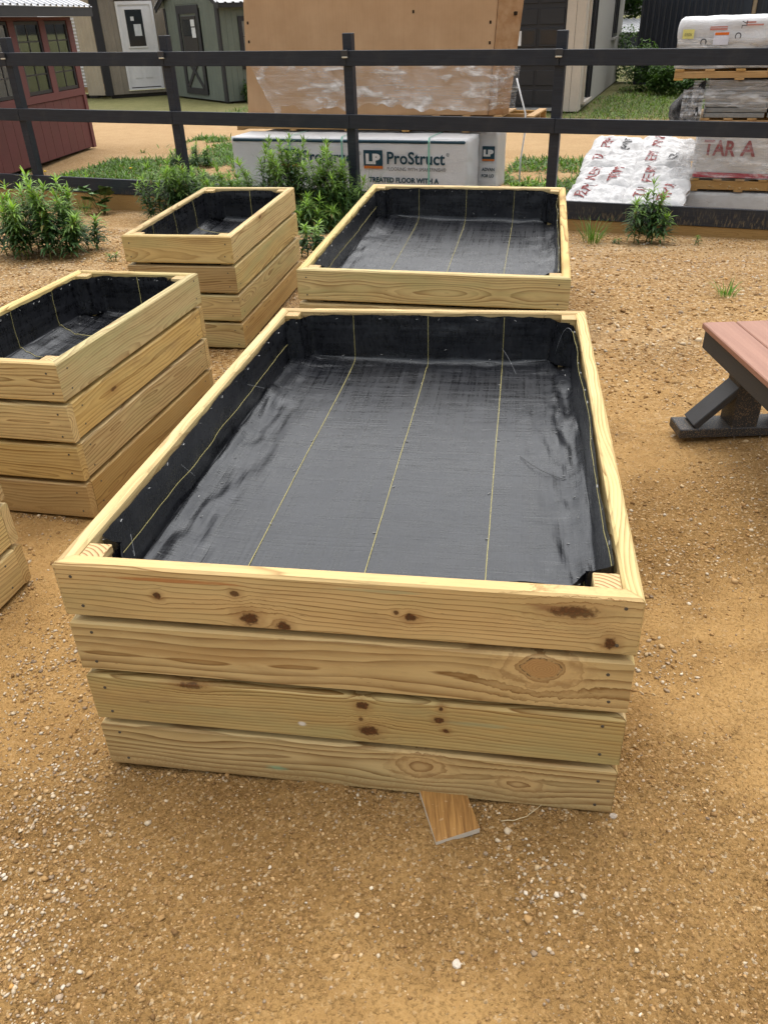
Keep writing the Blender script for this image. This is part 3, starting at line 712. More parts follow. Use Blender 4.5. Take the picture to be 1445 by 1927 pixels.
# knots as seen on the nearest box's front boards (x along the board, height on the board, radius, aspect, darkness)
FM = [pine('pine_front_upper', [(-.188, .503 - zc[0], 0.0163, 1.25, 1.0), (-.115, .489 - zc[0], 0.0130, 1.1, 1.0), (-.39, .549 - zc[0], 0.0078, 1.1, 1.0), (-.212, .569 - zc[0], 0.0078, 1.2, .9), (.162, .538 - zc[0], 0.0097, 1.3, 1.0),
                                 (.484, .580 - zc[0], 0.0143, 3.2, .85), (.563, .507 - zc[0], 0.0137, .9, 1.0), (.13, .548 - zc[0], 0.0052, 1, .9)], 1.0, 78, .030, -.15, .25, .060,
           [(-.36, .592 - zc[0], .20, .006, (.40, .14, .035), .75), (.10, .600 - zc[0], .10, .005, (.34, .36, .20), .5), (.46, .585 - zc[0], .07, .012, (.20, .075, .04), .6)], (1.01, .95, .90), 1.7, False, (), True),
      pine('pine_front_second', [(.432, .436 - zc[1], 0.0300, 1.35, .02)], 1.03, 48, .010, -.012, .10, .10, [(-.30, .39 - zc[1], .34, .030, (.40, .235, .085), .45), (.30, .44 - zc[1], .3, .05, (.56, .36, .15), .2)], (1.02, .98, .92), 1.0, False, [(.432, .426 - zc[1], .027, 1.55, 55.0, 1.0)]),
      pine('pine_front_third', [(-.356, .293 - zc[2], 0.0091, 3.2, .8), (.046, .278 - zc[2], 0.0114, 1.2, 1.0), (.058, .199 - zc[2], 0.0163, 1.3, 1.0), (.217, .253 - zc[2], 0.0091, 1.2, 1.0), (.223, .288 - zc[2], 0.0065, 1.0, 1.0), (.233, .222 - zc[2], 0.0065, 1.2, 1.0), (.04, .235 - zc[2], 0.0052, 1, .8)],
           .98, 105, .03, .10, .40, .045, [(.30, .25 - zc[2], .10, .008, (.33, .36, .20), .5), (-.1, .205 - zc[2], .012, .008, (.8, .8, .78), .7)], (1, .99, .95), 1.1, False),
      pine('pine_front_bottom', [(.174, .103 - zc[3], 0.0160, 1.9, .12), (.19, .075 - zc[3], 0.0080, 2.0, .12), (.40, .07 - zc[3], 0.0140, 2.2, .1)], 1.0, 58, .012, .01, .15, .12,
           [(-.179, .044 - zc[3], .035, .010, (.22, .50, .32), .55)], (1.0, .98, .93), 1.2, False, [(.174, .098 - zc[3], .020, 1.7, 60.0, .1), (.40, .07 - zc[3], .012, 2.2, 80.0, .0)])]
make_planter('main', 'large low raised planter nearest the camera, black liner seen deep inside', FM, None, True, .010, 'long', True, 2)
make_planter('two', 'large raised planter behind the nearest one, backed by the wrapped floor panels', [PINE[1], PINE[0], PINE[2], PINE[0]], None, True, .016, 'long', False, 3)
make_planter('A', 'narrow raised planter farther back, beside tall weeds at the fence', [PINE[3], PINE[4], PINE[1], PINE[1]], [PINE[0], PINE[1], PINE[1], PINE[4]], True, .016, 'cross', False, 4)
make_planter('B', 'narrow raised planter at the left, long side with four boards facing us', [PINE[2], PINE[0], PINE[2], PINE[4]], [PINE[1], PINE[2], PINE[0], PINE[4]], False, .014, 'cross', False, 5)
make_planter('C', 'narrow planter cut off by the left edge, only its rear corner showing', None, None, False, .03, 'cross', False, 6)
for a in STONES: stone(*a)

# scrap of flooring lying half under the nearest planter
def scrap():
    k = NT('scrap_veneer'); P = k.obj(); n = k.noise(k.vmath('MULTIPLY', P, (160, 8, 10)), 1.0, 4, .65)
    c = k.mix(k.rng(n, .35, .65, 0, 1), (.19, .088, .024), (.40, .215, .065))
    c = k.mix(k.rng(k.noise(P, 70, 3, .6), .62, .72, 0, .7), c, (.55, .40, .24))
    k.bsdf(c, .45, .4, k.bump(n, .3, .001))
    pts = [(.058, 1.26), (.094, 1.105), (.198, 1.138), (.162, 1.285)]
    c0 = Vector((.128, 1.19)); d = Vector((-.20, .98)); d.normalize(); s = Vector((d.y, -d.x))
    V = []
    for z in (0, .011):
        for (a, b, dz) in ((-.053, -.075, 0), (.053, -.065, .002), (.053, .10, .0), (-.053, .10, 0)):
            V.append((s.x * a + d.x * b, s.y * a + d.y * b, z + dz + (.006 if z else .001)))
    F = [(3, 2, 1, 0), (4, 5, 6, 7), (0, 1, 5, 4), (1, 2, 6, 5), (2, 3, 7, 6), (3, 0, 4, 7)]
    o = mesh_py('scrap_board', V, F, k.m, None, False, (c0.x, c0.y, gz(c0.x, c0.y) + .004))
    o.data.materials.append(simple('scrap_edge', (.62, .56, .46), .8, .2))
    for i, p in enumerate(o.data.polygons):
        if i in (5, 2): p.material_index = 1
    tag(o, 'short brown scrap board lying half under the nearest planter', 'board')
scrap()
q = np.linspace(0, 1, 10)
st = tube('straw', [(.245 + .135 * a, 1.165 + .075 * a - .03 * math.sin(3.1 * a), gz(.245 + .135 * a, 1.165 + .075 * a - .03 * math.sin(3.1 * a)) + .004 + .006 * math.sin(3.1 * a)) for a in q], .0011, simple('straw', (.62, .52, .33), .7, .2), None, 5, .4)
tag(st, 'thin pale stalk of dry straw on the sand beside the scrap board', 'straw')

# ------------------------------------------------------------------ bench
def bench():
    k = NT('composite_plank'); P = k.obj(); n = k.noise(k.vmath('MULTIPLY', P, (30, 1.5, 30)), 1.0, 4, .6); n2 = k.noise(P, 260, 2, .6)
    c = k.mix(k.rng(n, .3, .7, 0, 1), (.235, .108, .070), (.325, .165, .112)); c = k.mix(k.rng(n2, .5, .75, 0, .4), c, (.38, .225, .165))
    k.bsdf(c, .52, .35, k.bump(n2, .15, .001)); PL = k.m
    k = NT('black_composite'); P = k.obj(); n2 = k.noise(P, 300, 2, .7); n3 = k.noise(P, 9, 4, .6); Zw = k.sep(k.n('ShaderNodeNewGeometry').outputs['Position'])[2]
    m = k.math('MULTIPLY', k.rng(k.noise(P, 190, 2, .6), .54, .66, 0, 1), k.rng(k.math('ADD', Zw, k.math('MULTIPLY', k.math('SUBTRACT', n3, .5), .16)), .05, .36, .55, .0))
    c = k.mix(k.rng(n2, .4, .8, 0, .5), (.026, .028, .032), (.062, .064, .068)); c = k.mix(m, c, (.36, .24, .12))
    k.bsdf(c, .55, .35, k.bump(n2, .2, .001)); BK = k.m
    x0, yb = 1.415, 3.327; z = .42
    root = empty('bench', (x0 + .143, 2.42, gz(x0 + .143, 2.42))); o = root.location
    tag(root, 'bench with reddish brown plank seat and black trestle legs at right', 'bench')
    def b(name, xa, xb, ya, yb_, za, zb, m, p=root, bev=.004): return box(name, xa - o.x, xb - o.x, ya - o.y, yb_ - o.y, za - o.z, zb - o.z, m, p, bev)
    y1 = 1.52
    for i in range(2): b('seat_plank', x0 + i * .1445, x0 + .140 + i * .1445, y1, yb, z - .027, z, PL)
    for xx in (x0 + .012, x0 + .240): b('apron', xx, xx + .032, y1 + .02, yb - .012, z - .027 - .085, z - .028, BK)
    b('apron', x0 + .045, x0 + .239, yb - .045, yb - .013, z - .112, z - .0285, BK); b('apron', x0 + .045, x0 + .239, y1 + .021, y1 + .053, z - .112, z - .0285, BK)
    cx = x0 + .143
    for yl in (3.045, 1.66):
        ft = b('foot', cx - .27, cx + .27, yl, yl + .135, .0, .042, BK); 
        b('leg_post', cx - .052, cx + .062, yl + .006, yl + .128, .03, z - .029, BK)
        for sg in (-1, 1):
            br = beam('brace', (cx + sg * .205 - o.x, yl + .0675 - o.y, .046 - o.z), (cx + sg * .030 - o.x, yl + .0675 - o.y, .226 - o.z), .115, .030, simple('black_brace', (.036, .039, .045), .5, .4, .2, 14), root, (0, 0, 1))
bench()

# ------------------------------------------------------------------ fence
def fence():
    k = NT('black_fence_board'); P = k.obj(); Zw = k.sep(k.n('ShaderNodeNewGeometry').outputs['Position'])[2]
    n = k.noise(k.vmath('MULTIPLY', P, (3, 60, 60)), 1.0, 4, .65); g = k.noise(k.vmath('MULTIPLY', P, (60, 60, 14)), 1.0, 3, .7)
    c = k.mix(k.rng(n, .3, .75, 0, 1), (.0100, .0135, .0210), (.021, .0270, .0390))
    c = k.mix(k.rng(k.noise(P, 3.0, 5, .7), .52, .75, 0, .22), c, (.085, .08, .075))
    splash = k.math('MULTIPLY', k.rng(g, .52, .66, 0, .8), k.rng(Zw, -.42, -.26, 1.0, 0.0))
    c = k.mix(splash, c, (.17, .13, .075))
    k.bsdf(c, .48, .35, k.bump(n, .15, .002)); BK = k.m
    WD = pine('weathered_skirt', (), .46, 70, .012, 0, .1, .09, (), (1.0, .92, .82), .8)
    root = empty('fence', (float(P0[0]), float(P0[1]), -.55), None, PHI); oz = -.55
    tag(root, 'black three-rail board fence crossing the back of the yard', 'fence')
    SPC, sl = 2.426, -.0126
    def slope_board(name, s0, s1, d0, d1, z0, z1, m):
        c = (s0 + s1) / 2
        o = box(name, -(s1 - s0) / 2, (s1 - s0) / 2, -(d1 - d0) / 2, (d1 - d0) / 2, -(z1 - z0) / 2, (z1 - z0) / 2, m, root, .004)
        o.location = (c, (d0 + d1) / 2, (z0 + z1) / 2 + sl * c - oz); o.rotation_euler = (rng.uniform(-.012, .012), -math.atan(sl) + rng.uniform(-.0012, .0012), 0); return o
    lm = simple('light_case', (.03, .03, .033), .4, .5); ln = simple('light_lens', (.62, .60, .52), .25, .5)
    for kk in range(-4, 3):
        s = kk * SPC
        p = box('post', s - .055, s + .055, .004, .115, -.25, 1.465 + sl * s - oz, BK, root, .005)
        L = box('post_light', s - .048 + .0, s + .030, -.075, -.0395, 1.238 + sl * s - oz, 1.302 + sl * s - oz, lm, root, .006)
        box('lens', -.034, .034, -.016, .016, -.05, -.0325, ln, L, .006)
        if kk < 2:
            for (a, b) in ((1.2945, 1.1413), (.638, .4868)):
                slope_board('rail', s + .0015, s + SPC - .0015, -.038, 0, b + rng.uniform(-.002, .002), a + rng.uniform(-.002, .002), BK)
            slope_board('kick_board', s + .0015, s + SPC - .0015, -.042, 0, -.405, -.208, BK)
            slope_board('skirt_board', s + .0015, s + SPC - .0015, -.030, .006, -.62, -.407, WD)
fence()

# ------------------------------------------------------------------ plants
def leaf_mat(name, c0, c1, trans=.35):
    k = NT(name); a = k.n('ShaderNodeAttribute', attribute_name='Col')
    P = k.obj(); n = k.noise(P, 25, 3, .6)
    c = k.mix(k.rng(n, .3, .7, 0, .35), a.outputs['Color'], k.mix(1.0, a.outputs['Color'], (.7, .75, .6), 'MULTIPLY'))
    p = k.n('ShaderNodeBsdfPrincipled'); k.put(p.inputs['Base Color'], c); p.inputs['Roughness'].default_value = .5; p.inputs['Specular IOR Level'].default_value = .35
    t = k.n('ShaderNodeBsdfTranslucent'); k.put(t.inputs['Color'], k.mix(1.0, c, (1.2, 1.3, .6), 'MULTIPLY'))
    m = k.n('ShaderNodeMixShader'); m.inputs[0].default_value = trans
    k.t.links.new(p.outputs[0], m.inputs[1]); k.t.links.new(t.outputs[0], m.inputs[2]); k.t.links.new(m.outputs[0], k.out.inputs[0])
    return k.m
LEAF = leaf_mat('weed_leaf', 0, 0)
STEM = simple('weed_stem', (.13, .17, .05), .6, .3, .2, 30)
def leaves(base, az, elev, length, width, droop, cols, keel=.25):
    """lanceolate leaf strips, arrays of n leaves; 4 cross-sections each"""
    n = len(length); us = np.array([0, .3, .65, 1.0]); ws = np.array([.25, 1.0, .75, .02])
    dirx = np.cos(az); diry = np.sin(az)
    V = np.zeros((n, 4, 2, 3)); pos = base.copy(); el = elev.copy(); last = 0
    for i, u in enumerate(us):
        dl = (u - last) * length; last = u
        pos = pos + np.stack([dirx * np.cos(el) * dl, diry * np.cos(el) * dl, np.sin(el) * dl], -1)
        el = el - droop * (.33 if i else 0)
        side = np.stack([-diry, dirx, np.full(n, 0.0)], -1) * (width * ws[i] * .5)[:, None]
        V[:, i, 0] = pos - side; V[:, i, 1] = pos + side
        V[:, i, :, 2] += (keel * width * ws[i] * .3)[:, None]
    b = (np.arange(n) * 8)[:, None]
    F = np.concatenate([np.stack([b[:, 0] + 2 * i, b[:, 0] + 2 * i + 1, b[:, 0] + 2 * i + 3, b[:, 0] + 2 * i + 2], -1) for i in range(3)])
    return V.reshape(-1, 3), F, np.repeat(cols, 8, 0)
def stalk(root, x, y, h, nl, ll, lw, lean, seed):
    """one upright weed stalk: stem mesh (part) with its leaves (sub-part). coordinates local to root"""
    r = np.random.default_rng(seed)
    a = r.uniform(0, 6.28); lx, ly = lean * math.cos(a), lean * math.sin(a)
    X0, Y0 = root.location.x + x, root.location.y + y
    z0 = gz(X0, Y0) - root.location.z - .01
    u = np.linspace(0, 1, 6)
    curve = lambda t: np.stack([x + lx * h * t ** 1.6, y + ly * h * t ** 1.6, z0 + h * t], -1)
    st = tube('stalk', curve(u), .0055, STEM, root, 5, .45)
    t = np.sort(r.uniform(.06, 1.0, nl) ** .75); az = np.arange(nl) * 2.4 + r.uniform(-.4, .4, nl)
    prof = np.clip(1.15 - t * .55, .3, 1) * np.where(t < .2, .7, 1)
    top = sstep(.86, 1.0, t)
    ln = ll * prof * r.uniform(.75, 1.2, nl) * (1 - .15 * top); el = r.uniform(.25, .75, nl) * (1 - top) + top * r.uniform(.6, 1.35, nl)
    dr = r.uniform(.8, 2.1, nl) * (1 - .75 * top)
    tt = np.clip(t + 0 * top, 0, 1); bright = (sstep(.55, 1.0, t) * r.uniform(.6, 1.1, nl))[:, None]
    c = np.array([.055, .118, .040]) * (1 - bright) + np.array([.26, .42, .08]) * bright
    c = c * r.uniform(.65, 1.35, (nl, 1)); c = np.where((r.uniform(0, 1, nl) < .03)[:, None], np.array([.22, .19, .06]), c)
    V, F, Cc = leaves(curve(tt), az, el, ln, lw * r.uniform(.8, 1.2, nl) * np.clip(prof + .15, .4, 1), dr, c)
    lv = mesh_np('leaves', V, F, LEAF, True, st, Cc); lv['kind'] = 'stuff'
def clump(label, cx, cy, n, rx, ry, h0, h1, nl, ll, lw, seed, group='leafy weeds in the yard', spots=None):
    root = empty('weed_clump', (cx, cy, gz(cx, cy))); tag(root, label, 'weed', group)
    r = np.random.default_rng(seed)
    for i in range(n):
        a = i * 2.39996 + r.uniform(-.4, .4); q = math.sqrt((i + .5) / n) * r.uniform(.85, 1.1); x, y = rx * q * math.cos(a), ry * q * math.sin(a)
        hh = (h1 - (h1 - h0) * q ** 1.5) * r.uniform(.82, 1.06)
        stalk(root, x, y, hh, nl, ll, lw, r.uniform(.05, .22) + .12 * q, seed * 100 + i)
    return root
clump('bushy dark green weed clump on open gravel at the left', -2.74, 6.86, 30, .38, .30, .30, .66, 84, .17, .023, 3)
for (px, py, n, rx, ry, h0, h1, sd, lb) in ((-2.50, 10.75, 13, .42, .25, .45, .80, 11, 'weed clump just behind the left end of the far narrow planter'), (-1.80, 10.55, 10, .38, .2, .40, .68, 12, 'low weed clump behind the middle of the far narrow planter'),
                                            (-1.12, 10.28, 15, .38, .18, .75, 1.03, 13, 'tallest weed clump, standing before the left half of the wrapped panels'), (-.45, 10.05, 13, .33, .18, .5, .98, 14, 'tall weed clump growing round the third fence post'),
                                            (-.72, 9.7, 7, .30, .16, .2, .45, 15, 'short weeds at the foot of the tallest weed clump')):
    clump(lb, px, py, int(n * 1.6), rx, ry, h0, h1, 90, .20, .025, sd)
clump('single dark green weed before the kick board at right', 2.93, 8.75, 6, .16, .10, .30, .66, 100, .20, .025, 21)
clump('weed peeping in at the right edge beside the kick board', 4.28, 8.40, 2, .06, .06, .22, .30, 40, .13, .022, 22)
clump('small dark weed beside the right face of the far narrow planter', -.50, 6.55, 5, .10, .10, .22, .36, 40, .11, .03, 23)
for i, (x, y, h, lb) in enumerate(((-2.63, 7.75, .11, 'tiny seedling on gravel between weed clump and far narrow planter'), (-2.12, 6.55, .08, 'tiny seedling on gravel at the right foot of the bushy clump'), (-1.88, 6.62, .07, 'flat seedling on gravel left of the far narrow planter'),
                                   (3.42, 8.55, .13, 'small seedling against the skirt board at far right'), (2.62, 8.75, .08, 'little sprout between grass tuft and weed at the skirt board'))):
    clump(lb, x, y, 2, .03, .03, h * .8, h, 14, .07, .014, 40 + i, 'seedlings on the gravel')
def tuft(label, cx, cy, n, rad, h, seed, col=(.10, .20, .035), group='grass tufts in the yard'):
    root = empty('grass_tuft', (cx, cy, gz(cx, cy))); tag(root, label, 'grass', group)
    r = np.random.default_rng(seed); a = r.uniform(0, 6.28, n); q = np.sqrt(r.uniform(0, 1, n)) * rad
    b = np.stack([q * np.cos(a), q * np.sin(a), np.full(n, -.01)], -1)
    V, F, C = leaves(b, a + r.uniform(-.6, .6, n), r.uniform(1.0, 1.5, n), h * r.uniform(.5, 1.1, n), np.full(n, .0065), r.uniform(.3, 1.6, n), np.array(col) * r.uniform(.6, 1.4, (n, 1)))
    mesh_np('blades', V, F, LEAF, True, root, C)['kind'] = 'stuff'
tuft('grass tuft at the skirt board near the second large planter', 2.38, 8.85, 80, .10, .32, 5)
tuft('bright green grass tuft alone on the gravel above the bench', 2.27, 5.05, 34, .055, .14, 6, (.11, .24, .04))
tuft('long grass blades standing among weeds at the third fence post', -.22, 9.98, 120, .30, .85, 7, (.06, .12, .035))
tuft('long grass blades between tall weeds and second large planter', -.55, 9.75, 110, .30, .55, 8, (.055, .11, .03))
tuft('thin grass at the skirt board at far left', -5.0, 11.55, 90, .45, .28, 9, (.10, .17, .05))
tuft('bright grass by the skirt board behind the bushy clump', -4.0, 11.5, 40, .12, .30, 10, (.14, .26, .05))
def broadleaf(cx, cy):
    root = empty('broadleaf_plant', (cx, cy, gz(cx, cy))); tag(root, 'round-leaved vine plant against the skirt board at left', 'plant')
    r = np.random.default_rng(4); mt = simple('round_leaf', (.10, .19, .055), .5, .35, .25, 12)
    for i in range(20):
        a = r.uniform(0, 6.28); d = r.uniform(.03, .27); hh = r.uniform(.08, .36)
        x, y = d * math.cos(a), d * .5 * math.sin(a) - .03
        sm = tube('leaf_stem', [(x * .2, y * .2, 0), (x * .6, y * .6, hh * .7), (x, y, hh)], .003, STEM, root, 5)
        V = [(x, y, hh)]; rad = r.uniform(.06, .11); tl, t2 = r.uniform(-.4, .4), r.uniform(-.6, .1)
        for j in range(12):
            q = 2 * math.pi * j / 12; rr_ = rad * (1 + .12 * math.sin(5 * q)) * (.6 if j == 0 else 1); dx, dy = rr_ * math.cos(q), rr_ * math.sin(q)
            V.append((x + dx, y + dy, hh + tl * dx + t2 * dy - .015))
        mesh_py('leaf', V, [(0, 1 + j, 1 + (j + 1) % 12) for j in range(12)], mt, root, True)
broadleaf(-3.70, 11.42)

# ---- vegetation beyond the fence
def blades(name, pts, h, wd, cols, label, cat):
    n = len(pts); a = rng.uniform(0, 6.28, n)
    V, F, C = leaves(pts, a, rng.uniform(.15, 1.25, n), h, np.full(n, wd), rng.uniform(.2, 1.6, n), cols)
    o = mesh_np(name, V, F, LEAF, True, None, C); tag(o, label, cat, kind='stuff'); return o
def fence_pts(n, s0, s1, d0, d1, dens=None):
    s = rng.uniform(s0, s1, n); d = rng.uniform(d0, d1, n)
    x = P0[0] + FE[0] * s + FN[0] * d; y = P0[1] + FE[1] * s + FN[1] * d
    if dens is not None:
        k = rng.uniform(0, 1, n) < dens(x, y); x, y = x[k], y[k]
    return np.stack([x, y, ground_z(x, y) - .005], -1)
p = np.concatenate([fence_pts(42000, -6.2, -1.0, .25, 6.8, lambda x, y: sstep(-.30, .14, fbm(x * 1.1, y * 1.1, 71, 3))), fence_pts(9000, 1.2, 3.3, .3, 4.6, lambda x, y: sstep(-.25, .1, fbm(x * 1.1, y * 1.1, 75, 3)))])
blades('lane_weeds', p, rng.uniform(.04, .17, len(p)), .024, np.array([.10, .185, .036]) * rng.uniform(.5, 1.6, (len(p), 1)), 'low green weeds and grass between the fence and the dirt lane', 'weeds')
p = np.concatenate([fence_pts(16000, -8.5, 9.5, 10.6, 16.5, lambda x, y: .25 + .75 * sstep(-.2, .2, fbm(x * .7, y * .7, 78, 3))), fence_pts(14000, 1.5, 9.0, 10.5, 20.0)])
blades('grass', p, rng.uniform(.05, .16, len(p)), .022, np.array([.10, .16, .03]) * rng.uniform(.5, 1.7, (len(p), 1)), 'grass growing round the far sheds', 'grass')
for i, (s, d, n, rx, h, lb) in enumerate(((-4.9, .9, 9, .30, .34, 'leafy weeds behind the fence beside the first post'), (-4.3, 3.2, 9, .40, .40, 'weeds at the near corner of the red shed'), (-3.55, 1.9, 9, .45, .26, 'low weeds in front of the dirt lane between the left posts'), (-2.6, 3.5, 8, .5, .24, 'low weeds at the lane edge behind the second post'),
                                          (2.0, 1.1, 12, .38, .36, 'weeds behind the fence at the right end of the panels'), (2.75, 1.6, 9, .35, .30, 'weeds behind the fence beside the white sacks'))):
    x, y = fw(s, d); clump(lb, x, y, int(n * 1.7), rx, rx * .7, h * .6, h, 60, .14, .030, 60 + i, 'weeds behind the fence')
def dandelion(s, d, h, lb):
    x, y = fw(s, d); root = empty('dandelion', (x, y, gz(x, y))); tag(root, lb, 'flower', 'dandelions behind the fence')
    tube('stem', [(0, 0, 0), (.01, 0, h * .5), (.015, 0, h)], .003, STEM, root, 5)
    V = [(.015, 0, h + .012)] + [(.015 + .028 * math.cos(6.283 * j / 10), .028 * math.sin(6.283 * j / 10), h) for j in range(10)] + [(.015, 0, h - .012)]
    mesh_py('bloom', V, [(0, 1 + j, 1 + (j + 1) % 10) for j in range(10)] + [(11, 1 + (j + 1) % 10, 1 + j) for j in range(10)], simple('dandelion_yellow', (.75, .50, .02), .6, .2), root, True)
dandelion(-4.95, .30, .42, 'yellow dandelion left of the first fence post, higher of two'); dandelion(-4.77, .28, .36, 'yellow dandelion touching the first fence post, lower of two')
dandelion(-3.9, .9, .40, 'lone yellow dandelion right of the first fence post')

# ------------------------------------------------------------------ wrapped floor panels
WRAP = None
def crumple_mat(name, col, dirt=(.35, .30, .24), rough=.35, crease=.5, scale=5.0):
    k = NT(name); P = k.obj(); n = k.noise(P, scale, 5, .65, .8); v = k.noise(k.vmath('MULTIPLY', P, (1, 1, 2.2)), scale * 3.2, 5, .7, 1.2)
    c = k.mix(k.rng(n, .45, .75, 0, .35), col, dirt)
    rg = k.math('ABSOLUTE', k.math('SUBTRACT', v, .5))
    k.bsdf(c, rough, .4, k.bump(k.math('ADD', k.math('MULTIPLY', rg, 2.0), n), crease, .03)); return k.m
WRAPM = crumple_mat('grey_wrap', (.64, .65, .67), (.50, .51, .52), .38, .35, 3.0)
NAVY = simple('print_navy', (.012, .045, .068), .5, .3); ORANGE = simple('print_orange', (.52, .15, .03), .5, .3); WHITEP = simple('print_white', (.62, .62, .62), .5, .3)
PRBLK = simple('print_black', (.025, .028, .032), .5, .3); STRAP = simple('mint_strap', (.22, .50, .40), .4, .4); PRRED = simple('print_red', (.25, .055, .055), .5, .3); PRGREY = simple('print_grey', (.06, .06, .065), .5, .3)
LUM = pine('pallet_wood', (), .80, 90, .03, 0, .0, .05, (), (1.0, .80, .66), .9)
def wrapped_block(name, W, D, Hh, mat, parent, loc, amp=.012, seed=1, res=.06, bulge=.0, rnd=.03):
    """soft-edged wrapped block: subdivided box with crumple"""
    bm = bmesh.new(); bmesh.ops.create_cube(bm, size=1.0)
    bmesh.ops.subdivide_edges(bm, edges=bm.edges[:], cuts=1, use_grid_fill=True)
    def cutn(L): return max(2, int(L / res))
    V, F = [], []
    def face(ax, sg):
        a, b = [i for i in range(3) if i != ax]; dim = (W, D, Hh); na, nb = cutn(dim[a]), cutn(dim[b]); st = len(V)
        for i in range(na + 1):
            for j in range(nb + 1):
                p = [0, 0, 0]; p[ax] = sg * dim[ax] / 2; p[a] = (i / na - .5) * dim[a]; p[b] = (j / nb - .5) * dim[b]; V.append(p)
        for i in range(na):
            for j in range(nb):
                q = (st + i * (nb + 1) + j, st + (i + 1) * (nb + 1) + j, st + (i + 1) * (nb + 1) + j + 1, st + i * (nb + 1) + j + 1)
                F.append(q)
    for ax in range(3):
        for sg in (-1, 1): face(ax, sg)
    bm.free()
    A = np.array(V); hlf = np.array([W, D, Hh]) / 2
    # round the edges
    inner = np.clip(A, -(hlf - rnd), hlf - rnd); dv = A - inner; ln = np.linalg.norm(dv, axis=1, keepdims=True)
    nz = ln[:, 0] > 1e-6; A[nz] = inner[nz] + dv[nz] / ln[nz] * np.minimum(ln[nz], rnd)
    nn = A / hlf; nrm = nn / (np.linalg.norm(nn, axis=1, keepdims=True) + 1e-9)
    q = fbm((A[:, 0] + A[:, 1] * .7) * 5, (A[:, 2] * 1.6 + A[:, 1] * .5) * 5, seed, 4)
    A = A + nrm * (amp * q)[:, None]
    bm = bmesh.new(); vs = [bm.verts.new(p) for p in A]
    for f in F: bm.faces.new([vs[i] for i in f])
    bmesh.ops.remove_doubles(bm, verts=bm.verts[:], dist=1e-4); bmesh.ops.recalc_face_normals(bm, faces=bm.faces[:])
    for f in bm.faces: f.smooth = True
    me = bpy.data.meshes.new(name); bm.to_mesh(me); bm.free(); me.materials.append(mat)
    return inst(name, me, parent, loc)
def pallet(name, label, W, D, parent=None, loc=(0, 0, 0), rotz=0.0, group='timber pallets', top_n=6, runners=3, h=.13):
    root = empty(name, loc, None, rotz); tag(root, label, 'pallet', group)
    for i in range(runners):
        y = -D / 2 + .02 + i * (D - .04) / (runners - 1)
        box('runner', -W / 2, W / 2, y - .02, y + .02, .02, h - .022, LUM, root, .003)
    for i in range(top_n):
        x = -W / 2 + .05 + i * (W - .1) / (top_n - 1)
        box('deck_board', x - .05, x + .05, -D / 2 - .006, D / 2 + .006, h - .021, h, LUM, root, .002)
        if i % 2 == 0: box('bottom_board', x - .05, x + .05, -D / 2 - .005, D / 2 + .005, 0, .0195, LUM, root, .002)
    return root
